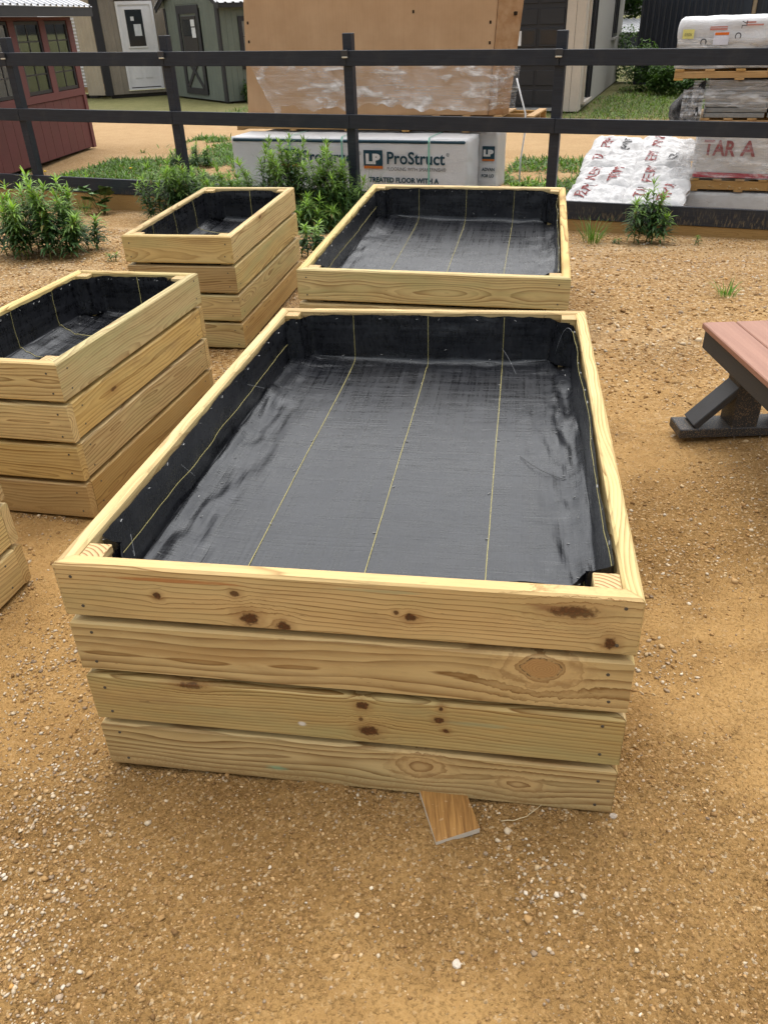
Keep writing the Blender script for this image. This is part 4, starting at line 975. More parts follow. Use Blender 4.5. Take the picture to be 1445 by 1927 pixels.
def panels():
    s0, s1, d0, D = -2.206, 1.20, 1.0, .62
    zb = -.47; zt = .262
    def bundle(label, s0, s1, d0, D, zb, zt, sd):
        W = s1 - s0; x, y = fw((s0 + s1) / 2, d0 + D / 2); g = gz(x, y); root = empty('panel_bundle', (x, y, g), None, PHI); tag(root, label, 'bundle', 'wrapped panel bundles')
        wrapped_block('wrapping', W, D, zt - zb, WRAPM, root, (0, 0, (zt + zb) / 2 - g), .014, sd, .05, 0, .022)
        for i in range(3): box('bearer', -W / 2 + .3 + i * (W - .6) / 2 - .05, -W / 2 + .3 + i * (W - .6) / 2 + .05, -D / 2 + .02, D / 2 - .02, -.03, zb - g + .01, LUM, root, .003)
        return root, W, D, g
    r, W, Dp, g = bundle('white wrapped panel bundle with navy ProStruct print behind the fence', s0, s1, d0, D, zb, zt, 3)
    X = lambda s: s - (s0 + s1) / 2
    yf = -Dp / 2 - .013
    zz = lambda z: z - g
    def quad(name, sa, sb, za, zb_, m, y=yf, slope=0.0):
        return mesh_py(name, [(X(sa), y, zz(za)), (X(sb), y, zz(za) + slope), (X(sb), y, zz(zb_) + slope), (X(sa), y, zz(zb_))], [(0, 1, 2, 3)], m, r)
    wp = lambda v: (v.x, v.y - .001, v.z - .008 * 0)
    # navy band along the top edge, broken where the straps pull
    for sa, sb in ((-2.18, -.545), (-.52, .672), (.695, 1.165)): box('navy_band', X(sa), X(sb), -Dp / 2 - .010, -Dp / 2 + .02, zz(.198), zz(.240), NAVY, r, .012)
    for base in (0.0, -1.22):
        quad('logo_square', -.225 + base, .043 + base, -.075, .118, NAVY, yf - .001)
        quad('logo_bar', -.225 + base, .043 + base, -.110, -.0755, ORANGE, yf - .001)
        lettering('LP', .19, WHITEP, r, (X(-.195 + base), yf - .003, zz(-.045)), (1, 0, 0), (0, 0, 1), bold=.012, width=.205, fit_h=.13)
        lettering('ProStruct', .2, NAVY, r, (X(.105 + base), yf - .002, zz(-.045)), (1, 0, 0), (0, 0, 1), bold=.004, width=.795, fit_h=.155)
        lettering('®', .06, NAVY, r, (X(.915 + base), yf - .002, zz(.055)), (1, 0, 0), (0, 0, 1))
        lettering('FLOORING WITH SMARTFINISH®', .06, PRGREY, r, (X(.105 + base), yf - .002, zz(-.130)), (1, 0, 0), (0, 0, 1), width=.81, fit_h=.047)
        lettering('TREATED FLOOR WITH A', .1, NAVY, r, (X(-.16 + base), yf - .002, zz(-.275)), (1, 0, 0), (0, 0, 1), bold=.004, width=.98, fit_h=.066)
    for s in (-1.30, -.532, .683):
        pts = [(X(s), -Dp / 2 - .017, 0.0 + .02), (X(s), -Dp / 2 - .017, zz(.225)), (X(s), -Dp / 2 + .012, zz(zt) + .012), (X(s), Dp / 2 - .01, zz(zt) + .014), (X(s), Dp / 2 + .017, zz(.22)), (X(s), Dp / 2 + .017, .02)]
        V = []; 
        for p_ in pts: V += [(p_[0] - .011, p_[1], p_[2]), (p_[0] + .011, p_[1], p_[2])]
        mesh_py('strap', V, [(2 * i, 2 * i + 1, 2 * i + 3, 2 * i + 2) for i in range(len(pts) - 1)], STRAP, r)
    r2, W2, D2, g2 = bundle('second wrapped panel bundle standing close behind the printed one', -2.0, 1.43, d0 + D + .05, .62, zb, .262, 8)
    yf2 = -D2 / 2 - .014; X2 = lambda s: s - (-2.0 + 1.43) / 2
    sp = lambda n, a, b, za, zb_, m, off: mesh_py(n, [(X2(a), yf2 - off, za - g2), (X2(b), yf2 - off, za - g2), (X2(b), yf2 - off, zb_ - g2), (X2(a), yf2 - off, zb_ - g2)], [(0, 1, 2, 3)], m, r2)
    sp('logo_square', 1.235, 1.405, -.06, .10, NAVY, .001); sp('logo_bar', 1.235, 1.405, -.085, -.0605, ORANGE, .001)
    lettering('LP', .1, WHITEP, r2, (X2(1.25), yf2 - .003, -.02 - g2), (1, 0, 0), (0, 0, 1), bold=.008, width=.14, fit_h=.085)
    lettering('ADVAN', .06, NAVY, r2, (X2(1.235), yf2 - .002, -.21 - g2), (1, 0, 0), (0, 0, 1), bold=.002, width=.175, fit_h=.043)
    lettering('FOR LO', .06, NAVY, r2, (X2(1.235), yf2 - .002, -.29 - g2), (1, 0, 0), (0, 0, 1), bold=.002, width=.17, fit_h=.043)
    # pallet and tall cardboard carton on top
    zt2 = zt + .017
    px, py = fw(-.23, 2.02)
    PLZ = zt2
    pw, pd = 4.30, .98
    pl = pallet('pallet', 'long timber pallet under the cardboard carton', pw, pd, None, (px, py, PLZ), PHI, 'timber pallets', 11, 3, .20)
    return (px, py, PLZ + .20)
CART = panels()
def carton():
    px, py, z0 = CART
    k = NT('cardboard'); P = k.obj(); n = k.noise(P, 2.2, 4, .6); n2 = k.noise(k.vmath('MULTIPLY', P, (90, 90, 2)), 1.0, 2, .5)
    c = k.mix(k.rng(n, .3, .7, 0, 1), (.44, .275, .150), (.53, .345, .20)); c = k.mix(k.rng(n2, .45, .7, 0, .15), c, (.33, .19, .09))
    k.bsdf(c, .75, .2, k.bump(n2, .06, .002)); CB = k.m
    k = NT('cardboard_worn'); P = k.obj(); n = k.noise(P, 9, 4, .6)
    k.bsdf(k.mix(k.rng(n, .4, .7, 0, 1), (.36, .20, .095), (.46, .29, .16)), .8, .2); CB2 = k.m
    root = empty('carton', (px, py, z0), None, PHI); tag(root, 'tall brown cardboard carton in torn plastic film on a pallet', 'carton')
    s = lambda v: v + .23
    yf = -.44
    # main front sheet, side leaning outwards at the right
    def prism(name, base, top, za, zb, m):
        V = [(x, y, za) for x, y in base] + [(x, y, zb) for x, y in top]; n = len(base)
        return mesh_py(name, V, [tuple(range(n - 1, -1, -1)), tuple(range(n, 2 * n))] + [(i, (i + 1) % n, n + (i + 1) % n, n + i) for i in range(n)], m, root)
    H1 = 1.55
    prism('carton_body', [(s(-2.2), yf), (s(1.31), yf), (s(1.40), yf + .86), (s(-2.2), yf + .86)], [(s(-2.08), yf), (s(1.40), yf), (s(1.52), yf + .86), (s(-2.08), yf + .86)], .003, H1, CB)
    prism('corner_panel', [(s(1.33), yf - .02), (s(1.56), yf + .10), (s(1.54), yf + .13), (s(1.31), yf + .02)], [(s(1.42), yf - .02), (s(1.72), yf + .08), (s(1.70), yf + .11), (s(1.41), yf + .02)], .003, H1 + .04, CB2)
    hole = simple('hole_dark', (.03, .02, .012), .9, .1)
    for (sx, z) in ((1.60, 1.10), ):
        box('hand_hole', s(sx) - .022, s(sx) + .022, yf + .030, yf + .056, z, z + .042, hole, root, .008)
    for (sx, z) in ((-2.06, 1.10), (-2.07, .88), (-2.055, .66), (1.30, 1.02), (1.30, .80), (.30, 1.16), (.78, .72)):
        box('tear', s(sx) - .013, s(sx) + .013, yf - .004, yf + .004, z, z + .035, hole, root, .003)
    # torn stretch film hanging over the lower half
    k = NT('stretch_film'); P = k.obj(); n = k.noise(k.vmath('MULTIPLY', P, (2.4, 2.4, 7)), 1.0, 4, .6, .8); n1 = k.noise(P, 2.2, 3, .5)
    rg = k.math('ABSOLUTE', k.math('SUBTRACT', n, .5))
    dif = k.n('ShaderNodeBsdfPrincipled'); k.put(dif.inputs['Base Color'], (.88, .88, .88)); dif.inputs['Roughness'].default_value = .25; dif.inputs['Specular IOR Level'].default_value = .6
    k.put(dif.inputs['Normal'], k.bump(n, .8, .03))
    tr = k.n('ShaderNodeBsdfTransparent'); mx = k.n('ShaderNodeMixShader')
    fs = k.noise(k.vmath('MULTIPLY', P, (2.0, 2, 70)), 1.0, 3, .6)
    k.put(mx.inputs[0], k.math('ADD', k.math('ADD', k.rng(n, .52, .72, .0, .60), k.rng(fs, .45, .7, 0, .16)), k.rng(n1, .40, .7, .05, .30), clamp=True))
    k.t.links.new(tr.outputs[0], mx.inputs[1]); k.t.links.new(dif.outputs[0], mx.inputs[2]); k.t.links.new(mx.outputs[0], k.out.inputs[0]); FILM = k.m
    nxx, nzz = 170, 44
    U, T = np.meshgrid(np.linspace(0, 1, nxx), np.linspace(0, 1, nzz))
    S = -1.92 + U * 3.36 + .34 * (1 - U) * (.5 - T)
    low = .045 + .13 * np.abs(fbm(U * 7, U * 0 + 3, 5, 4)) + .015 * np.sin(U * 90); low = np.where(U < .03, .02 + 0 * U, low)
    low = np.maximum(low, -.01)
    hi = .62 + .06 * fbm(U * 4, U * 0 + 9, 7, 3) + .10 * sstep(.75, .98, U)
    Z = low + (hi - low) * T
    off = .008 + .050 * np.abs(fbm(U * 15 + Z * 2.5, Z * 5 - U * 3, 12, 4)) + .05 * (1 - T) * (.5 + fbm(U * 9, U * 0, 31, 2))
    V = np.stack([s(S), yf - off, Z], -1).reshape(-1, 3)
    idx = np.arange(nxx * nzz).reshape(nzz, nxx); F = np.stack([idx[:-1, :-1], idx[:-1, 1:], idx[1:, 1:], idx[1:, :-1]], -1).reshape(-1, 4)
    mesh_np('stretch_film', V, F, FILM, True, root)
    # film wrapped round the right corner
    U, T = np.meshgrid(np.linspace(0, 1, 40), np.linspace(0, 1, 50)); Z = .08 + .62 * T - .10 * U * T
    off = .012 + .05 * np.abs(fbm(U * 7, Z * 12, 18, 4))
    V = np.stack([s(1.34 + U * .28 + .14 * (Z / 1.5)) + off * .6, yf + U * .16 - off - .03, Z], -1).reshape(-1, 3)
    idx = np.arange(2000).reshape(50, 40); F = np.stack([idx[:-1, :-1], idx[:-1, 1:], idx[1:, 1:], idx[1:, :-1]], -1).reshape(-1, 4)
    mesh_np('stretch_film', V, F, FILM, True, root)
    # white strap hanging from the corner down past the bundle
    wm = simple('white_strap', (.66, .66, .66), .5, .3)
    tube('hanging_strap', [(s(1.66), yf + .02, .42), (s(1.74), yf - .04, .22), (s(1.82), yf - .10, .03), (s(1.83), yf - .12, -.2), (s(1.80), yf - .14, -.5), (s(1.80), yf - .15, -.86)], .011, wm, root, 6)
carton()

# ------------------------------------------------------------------ sacks and stacked pallets at the right
SACKM = crumple_mat('white_sack', (.60, .60, .605), (.50, .495, .48), .42, .5, 5.0)
def sack(label, s, d, L, Wd, zt, seed, rot=0.0, words=(), group='white printed sacks', th=.17):
    x, y = fw(s, d); root = empty('sack', (x, y, zt - th), None, PHI + rot); root.rotation_euler = (.12, 0, PHI + rot); tag(root, label, 'sack', group)
    n, m = 56, 56
    U, T = np.meshgrid(np.linspace(-1, 1, n), np.linspace(-1, 1, m))
    def hfun(u, t):
        e = np.clip(1 - np.abs(u) ** 5, 0, 1) ** .5 * np.clip(1 - np.abs(t) ** 5, 0, 1) ** .5
        return e
    def top(u, t):
        return th * (.55 + .45 * hfun(u, t)) + .060 * fbm(u * 1.9 + seed, t * 2.6, seed, 4) * (.3 + hfun(u, t))
    sq = 1 + .05 * fbm(T * 2, U * 2 + seed, seed + 3, 2)
    Xl = U * L / 2 * sq; Yl = T * Wd / 2 * (1 + .05 * fbm(U * 2, T * 2, seed + 4, 2))
    V = np.concatenate([np.stack([Xl, Yl, top(U, T)], -1).reshape(-1, 3), np.stack([Xl, Yl, th * .22 - th * .22 * hfun(U, T)], -1).reshape(-1, 3)])
    idx = np.arange(n * m).reshape(m, n); F = np.stack([idx[:-1, :-1], idx[:-1, 1:], idx[1:, 1:], idx[1:, :-1]], -1).reshape(-1, 4)
    rim = np.concatenate([idx[0], idx[1:, -1], idx[-1, -2::-1], idx[-2:0:-1, 0]]); o = n * m
    R1 = np.stack([rim, np.roll(rim, -1), np.roll(rim, -1) + o, rim + o], -1)
    mesh_np('sack_body', V, np.concatenate([F, F[:, ::-1] + o, R1]), SACKM, True, root)
    def wp(v):
        u, t = v.x / (L / 2), v.y / (Wd / 2); return (v.x, v.y, float(top(np.array([u]), np.array([t]))[0]) + .009)
    for (txt, ox, oy, ang, size, mt) in words:
        a = R_(ang)
        lt = lettering(txt, size, mt, root, (ox, oy, 0), (math.cos(a), math.sin(a), 0), (-math.sin(a), math.cos(a), 0), bold=.0, warp=wp)
ROWS = [(.52, -.22), (1.22, -.13), (1.92, -.03), (2.60, .06)]
WORDS = [('PERMA', 'TAR'), ('MENT', 'PERM'), ('TAR', 'PERMA'), ('PERM', 'MENT')]
RN = ['nearest', 'second', 'third', 'farthest']
for i, (d, zt) in enumerate(ROWS):
    for j, s in enumerate((2.90, 3.56)):
        w1, w2 = WORDS[i] if j == 0 else WORDS[i][::-1]
        sack('white printed sack, %s row from the kick board, %s column' % (RN[i], 'left' if j == 0 else 'right'), s + .03 * (i % 2), d + .04 * j, .70, .74, zt, 5 + i * 3 + j, rng.uniform(-.08, .08),
             [(w1, -.10, -.24, 84, .185, PRRED), (w2, .16, -.27, 84, .18, PRRED if (i + j) % 3 else PRGREY)][: 2 if (i + j) % 2 else 1])
        # the layers of sacks underneath
        k = sack('white sack under the %s sack of the %s column' % (RN[i], 'left' if j == 0 else 'right'), s + .03 * (i % 2), d + .04 * j, .60, .64, zt - .155, 50 + i * 3 + j, 0, (), 'white printed sacks', .16)
for j, s in enumerate((2.90, 3.56)):
    x, y = fw(s, 1.52); pallet('pallet', 'pallet under the %s column of white sacks' % ('left' if j == 0 else 'right'), .62, 2.7, None, (x, y, -.565), PHI, 'pallets under the sacks', 4, 3, .10)
GREYF = None
def slabs_mat():
    k = NT('stone_slab'); P = k.obj(); n = k.noise(P, 12, 4, .6)
    k.bsdf(k.mix(n, (.17, .17, .165), (.30, .30, .29)), .7, .3, k.bump(n, .3, .004)); return k.m
SLAB = slabs_mat()
def film_mat(name='clear_film', op=.30):
    k = NT(name); P = k.obj(); n = k.noise(k.vmath('MULTIPLY', P, (2.2, 2.2, 10)), 1.0, 4, .6, .8); fs = k.noise(k.vmath('MULTIPLY', P, (2, 2, 60)), 1.0, 3, .6)
    d = k.n('ShaderNodeBsdfPrincipled'); k.put(d.inputs['Base Color'], (.86, .86, .87)); d.inputs['Roughness'].default_value = .22; k.put(d.inputs['Normal'], k.bump(n, .8, .03))
    tr = k.n('ShaderNodeBsdfTransparent'); mx = k.n('ShaderNodeMixShader')
    k.put(mx.inputs[0], k.math('ADD', k.math('ADD', k.rng(n, .5, .75, 0, .55), k.rng(fs, .5, .72, 0, .3)), op - .12, clamp=True)); k.t.links.new(tr.outputs[0], mx.inputs[1]); k.t.links.new(d.outputs[0], mx.inputs[2]); k.t.links.new(mx.outputs[0], k.out.inputs[0]); return k.m
CLEAR = film_mat()
def sheet(name, root, x0, x1, y, z0, z1, m, amp, seed, low=0.0, nx_=70, nz_=26):
    U, T = np.meshgrid(np.linspace(0, 1, nx_), np.linspace(0, 1, nz_)); lo = z0 + low * (fbm(U * 4, U * 0 + seed, seed, 3) + .3)
    Z = lo + (z1 - lo) * T
    V = np.stack([x0 + (x1 - x0) * U, y - amp * np.abs(fbm(U * 9, Z * 14, seed, 4)) - .006, Z], -1).reshape(-1, 3)
    idx = np.arange(nx_ * nz_).reshape(nz_, nx_); return mesh_np(name, V, np.stack([idx[:-1, :-1], idx[:-1, 1:], idx[1:, 1:], idx[1:, :-1]], -1).reshape(-1, 4), m, True, root)
def right_stack():
    dF = 1.15; D = 1.0; sl, sr = 3.93, 5.30; cs = (sl + sr) / 2; W = sr - sl
    X = lambda s: s - cs
    x, y = fw(cs, dF + D / 2); g = gz(x, y)
    z1 = -.30; z2 = -.155; z3 = .36; z4 = .50; z5 = .88; z6 = 1.0; z7 = 1.50
    # lowest bale
    r = empty('wrapped_bale', (x, y, g), None, PHI); tag(r, 'low white wrapped bale at the bottom of the right-hand stack', 'bale')
    wrapped_block('wrapping', W + .08, D, z1 - g - .005, crumple_mat('bale_wrap', (.60, .60, .60), (.44, .42, .40), .4, .6, 6), r, (0, 0, (z1 - g) / 2), .02, 4, .05, 0, .03)
    pallet('pallet', 'pallet in the lower gap of the right-hand stack, gravel sacks above', W, D, None, (x, y, z1 + .004), PHI, 'timber pallets', 6, 3, z2 - z1 - .005)
    r = empty('sack_load', (x, y, z2), None, PHI); tag(r, 'white wrapped load with large dark red letters in the right-hand stack', 'bale')
    wrapped_block('wrapping', W, D - .04, z3 - z2 - .006, crumple_mat('load_wrap', (.62, .60, .58), (.48, .44, .40), .35, .55, 4), r, (0, 0, (z3 - z2) / 2), .02, 6, .05, 0, .03)
    yf = -(D - .04) / 2 - .016
    lettering('TAR', .22, PRRED, r, (X(4.02), yf - .012, .265), (1, 0, -.03), (0, 0, 1), bold=.006, width=.36, fit_h=.17)
    lettering('A', .22, PRRED, r, (X(4.43), yf - .012, .26), (1, 0, -.03), (0, 0, 1), bold=.006, width=.17, fit_h=.17)
    mesh_py('red_band', [(X(3.945), yf - .003, .015), (X(5.28), yf - .003, .015), (X(5.28), yf - .003, .055), (X(3.945), yf - .003, .075)], [(0, 1, 2, 3)], simple('print_crimson', (.36, .03, .05), .5, .3), r)
    sheet('stretch_film', r, X(3.80), X(5.3), yf - .016, -.02, z3 - z2, film_mat('thin_film', .16), .05, 3, .05)
    sheet('stretch_film', r, X(3.74), X(3.97), yf + .03, -.16, z3 - z2 + .12, CLEAR, .09, 9, .1, 24)
    pallet('pallet', 'pallet under the grey stone slabs, mostly hidden by the middle rail', W, D, None, (x, y, z3 + .03), PHI, 'timber pallets', 6, 3, z4 - z3 - .03)
    r = empty('slab_stack', (x, y, z4), None, PHI); tag(r, 'grey stone slabs in loose clear film below the top pallet', 'slabs')
    nS = 7
    for i in range(nS):
        h = (z5 - z4) / nS
        for j in range(2):
            wv = W / 2; a = -W / 2 + .04 * rng.uniform(0, 1) + j * wv
            box('slab', a + .02, a + wv - .012, -D / 2 + .03 * rng.uniform(0, 1), D / 2 - .03, i * h + .003, (i + 1) * h - .003, SLAB, r, .006)
    sheet('stretch_film', r, X(3.80), X(5.3), -D / 2 - .012, .10, z5 - z4 + .01, CLEAR, .05, 13, .10)
    V, F = [], []
    # black plastic hood hanging off the left end
    U, T = np.meshgrid(np.linspace(0, 1, 26), np.linspace(0, 1, 22))
    cx_ = X(3.93) - (.07 + .27 * np.sin(T * 2.6) ** .7 + .05 * T) * (1 - U) + .02 * fbm(U * 4, T * 4, 3, 3); cz = (z5 - z4) + .01 - .48 * T - .05 * (1 - U) + .03 * fbm(U * 3, T * 5, 8, 3); cy = -D / 2 - .05 + .28 * (1 - U) ** 2 + .06 * fbm(U * 5, T * 6, 9, 3)
    idx = np.arange(26 * 22).reshape(22, 26); FF = np.stack([idx[:-1, :-1], idx[:-1, 1:], idx[1:, 1:], idx[1:, :-1]], -1).reshape(-1, 4)
    mesh_np('black_plastic', np.stack([cx_, cy, cz], -1).reshape(-1, 3), FF, crumple_mat('black_plastic', (.012, .012, .013), (.02, .02, .02), .25, .5, 9), True, r)
    sheet('stretch_film', r, X(3.70), X(3.93), -D / 2 - .04, -.10, .30, CLEAR, .10, 23, .12, 24)
    tx = cs - .18
    x2, y2 = fw(tx, dF + D / 2 - .02)
    pallet('pallet', 'wide pallet just under the top rail in the right-hand stack', W + .35, D + .1, None, (x2, y2, z5 + .012), PHI, 'timber pallets', 6, 3, z6 - z5 - .012)
    r = empty('slab_load', (x2, y2, z6), None, PHI); tag(r, 'topmost white wrapped load with orange label and yellow sticker', 'bale')
    X2 = lambda s: s - tx; w2 = W + .40
    for i in range(5): box('slab', -w2 / 2 + .03, w2 / 2 - .03, -D / 2 + .03, D / 2 - .03, .003 + i * .05, .047 + i * .05, SLAB, r, .006)
    wrapped_block('wrapping', w2, D, z7 - z6 - .22, crumple_mat('load_cover', (.68, .68, .69), (.55, .55, .55), .3, .5, 4), r, (0, 0, (z7 - z6 + .22) / 2), .03, 9, .045, 0, .06)
    sheet('stretch_film', r, -w2 / 2 + .005, w2 / 2, -D / 2 - .004, .0, .30, CLEAR, .03, 33, .02)
    yf = -D / 2 - .022
    def pq(n, sa, sb, za, zb, m, o=.0): mesh_py(n, [(X2(sa), yf - o, za - z6), (X2(sb), yf - o, za - z6), (X2(sb), yf - o, zb - z6), (X2(sa), yf - o, zb - z6)], [(0, 1, 2, 3)], m, r)
    pq('label_sheet', 3.93, 4.09, 1.235, 1.36, simple('label_white', (.66, .66, .74), .4, .4)); pq('label_heading', 3.94, 4.085, 1.328, 1.354, simple('label_orange', (.72, .16, .02), .5, .3), .002)
    pq('yellow_sticker', 3.60, 3.72, 1.30, 1.39, simple('label_yellow', (.72, .66, .22), .5, .3), .0); lettering('020X', .04, PRGREY, r, (X2(3.62), yf - .002, 1.325 - z6), (1, 0, 0), (0, 0, 1), width=.08)
    for sx in (3.80, 4.15): lettering('C', .09, PRGREY, r, (X2(sx), yf - .002, 1.30 - z6 + (.05 if sx > 4 else 0)), (0, 0, -1), (1, 0, 0), bold=.001)
    lettering('7L', .08, PRGREY, r, (X2(4.20), yf - .002, 1.46 - z6), (0, 0, -1), (1, 0, 0))
    for (a, b, za, zb) in ((3.88, 4.06, 1.375, 1.395), (3.88, 4.06, 1.40, 1.412), (4.24, 4.42, 1.41, 1.425), (4.24, 4.34, 1.435, 1.45)): pq('red_stripe', a, b, za, zb, simple('faded_red', (.50, .22, .18), .6, .2), .001)
    # spilt chips on the lower pallet
    n = 500; xx = rng.uniform(X(3.98), X(4.75), n); yy = rng.uniform(-.5, -.25, n); zz = .02 + .05 * np.exp(-((xx - X(4.25)) / .25) ** 2) * rng.uniform(0, 1, n)
    c, s_ = math.cos(PHI), math.sin(PHI)
    pts = np.stack([x + xx * c - yy * s_, y + xx * s_ + yy * c, z1 + .02 + zz], -1)
    o = pebbles('spilled_chips', pts, rng.uniform(.015, .035, n), np.tile([(.55, .42, .25)], (n, 1)) * rng.uniform(.8, 1.15, (n, 1)), gm); tag(o, 'spilled tan stone chips on the lower pallet of the stack', 'chips', kind='stuff')
right_stack()

# ------------------------------------------------------------------ sheds
GZ = -.47
def frame(name, A, e, label, cat='shed'):
    """thing whose local x runs along the face (to the right as seen), y inwards, z up from the ground"""
    o = empty(name, (A[0], A[1], GZ), None, math.atan2(e[1], e[0])); tag(o, label, cat); return o
def lb(root, name, x0, x1, y0, y1, z0, z1, m, bev=0, parent=None):
    return box(name, x0, x1, y0, y1, z0 - GZ, z1 - GZ, m, parent or root, bev)
def siding(root, x0, x1, y, z0, z1, m, w=.2, gap=.006, th=.02, axis='x', back=True):
    n = max(1, round((x1 - x0) / w)); w = (x1 - x0) / n; me = None
    for i in range(n):
        a = x0 + i * w
        if me is None:
            o = lb(root, 'siding_board', a + gap / 2, a + w - gap / 2, y - th, y, z0, z1, m) if axis == 'x' else lb(root, 'siding_board', y, y + th, a + gap / 2, a + w - gap / 2, z0, z1, m); me = o
        else:
            o2 = bpy.data.objects.new('siding_board', me.data); link(o2, root)
            o2.location = me.location + (Vector((i * w, 0, 0)) if axis == 'x' else Vector((0, i * w, 0)))
def ribbed(name, root, x0, x1, y, z0, z1, m, pitch=.23, h=.02, axis='x'):
    """ribbed metal sheet standing up; ribs run vertically"""
    xs_ = []; n = int((x1 - x0) / pitch)
    pr = []
    for i in range(n + 1):
        a = x0 + i * pitch
        for (dx, dy) in ((0, 0), (.02, h), (.05, h), (.07, 0), (.145, 0), (.15, h * .35), (.165, h * .35), (.17, 0)):
            if a + dx * pitch / .23 <= x1: pr.append((a + dx * pitch / .23, dy))
    pr.append((x1, 0)); V = []
    for (a, dy) in pr:
        for z in (z0, z1): V.append((a, y - dy, z - GZ) if axis == 'x' else (y + dy, a, z - GZ))
    return mesh_py(name, V, [(2 * i, 2 * i + 2, 2 * i + 3, 2 * i + 1) for i in range(len(pr) - 1)], m, root)
def roof_sheet(name, root, x0, x1, ya, za, yb, zb, m, pitch=.23, h=.025, rib=.05):
    V = []; pr = []; a = x0
    while a < x1:
        for (dx, dz) in ((0, 0), (.012, h), (rib, h), (rib + .012, 0)):
            if a + dx < x1: pr.append((a + dx, dz))
        a += pitch
    pr.append((x1, 0))
    for (a, dz) in pr: V += [(a, ya, za + dz - GZ), (a, yb, zb + dz - GZ)]
    return mesh_py(name, V, [(2 * i, 2 * i + 2, 2 * i + 3, 2 * i + 1) for i in range(len(pr) - 1)], m, root)
def glass_mat():
    k = NT('window_glass'); P = k.obj(); n = k.noise(P, 1.7, 2, .5)
    g = k.n('ShaderNodeBsdfGlossy'); k.put(g.inputs['Color'], (.85, .9, .95)); g.inputs['Roughness'].default_value = .03
    t = k.n('ShaderNodeBsdfTransparent'); k.put(t.inputs['Color'], (.80, .84, .84)); m = k.n('ShaderNodeMixShader'); f = k.n('ShaderNodeFresnel'); f.inputs[0].default_value = 1.5
    k.put(m.inputs[0], k.math('ADD', f.outputs[0], .12, clamp=True)); k.t.links.new(t.outputs[0], m.inputs[1]); k.t.links.new(g.outputs[0], m.inputs[2]); k.t.links.new(m.outputs[0], k.out.inputs[0]); return k.m
GLASS = glass_mat()
RED = simple('red_siding', (.105, .034, .034), .6, .3, .12, 2.5, .1, 80); REDT = simple('red_trim', (.125, .042, .042), .6, .3, .1, 3)
BLKT = simple('black_trim', (.022, .022, .026), .5, .35); TINR = simple('galvanised_roof', (.62, .63, .65), .32, .5, .08, 3, metal=.3); DARK = simple('shed_interior', (.06, .055, .05), .9, .1); PALEI = simple('pale_interior', (.42, .41, .39), .9, .1)
def window(root, x0, x1, z0, z1, y, fm, rows=2, cols=2, fr=.05, depth=.06, parent=None):
    w_ = lb(root, 'window', x0, x1, y - .005, y + .035, z1 - fr, z1, fm); C_ = w_.location
    def sub(name, a, b, c, d, ya, yb, m, bev=0):
        o = box(name, a - C_.x, b - C_.x, ya - C_.y, yb - C_.y, c - GZ - C_.z, d - GZ - C_.z, m, w_, bev); return o
    sub('frame', x0, x1, z0, z0 + fr, y - .005, y + .035, fm); sub('frame', x0, x0 + fr, z0 + fr, z1 - fr, y - .005, y + .035, fm); sub('frame', x1 - fr, x1, z0 + fr, z1 - fr, y - .005, y + .035, fm)
    ix0, ix1, iz0, iz1 = x0 + fr, x1 - fr, z0 + fr, z1 - fr
    for i in range(cols):
        for j in range(rows):
            a, b = ix0 + (ix1 - ix0) * i / cols, ix0 + (ix1 - ix0) * (i + 1) / cols; c, d = iz0 + (iz1 - iz0) * j / rows, iz0 + (iz1 - iz0) * (j + 1) / rows
            sub('pane', a + .002, b - .002, c + .002, d - .002, y + .014, y + .018, GLASS)
    for i in range(1, cols): xx = ix0 + (ix1 - ix0) * i / cols; sub('muntin', xx - .011, xx + .011, iz0, iz1, y + .006, y + .026, fm)
    for j in range(1, rows): zz = iz0 + (iz1 - iz0) * j / rows; sub('muntin', ix0, ix1, zz - .011, zz + .011, y + .004, y + .024, fm)
    return w_
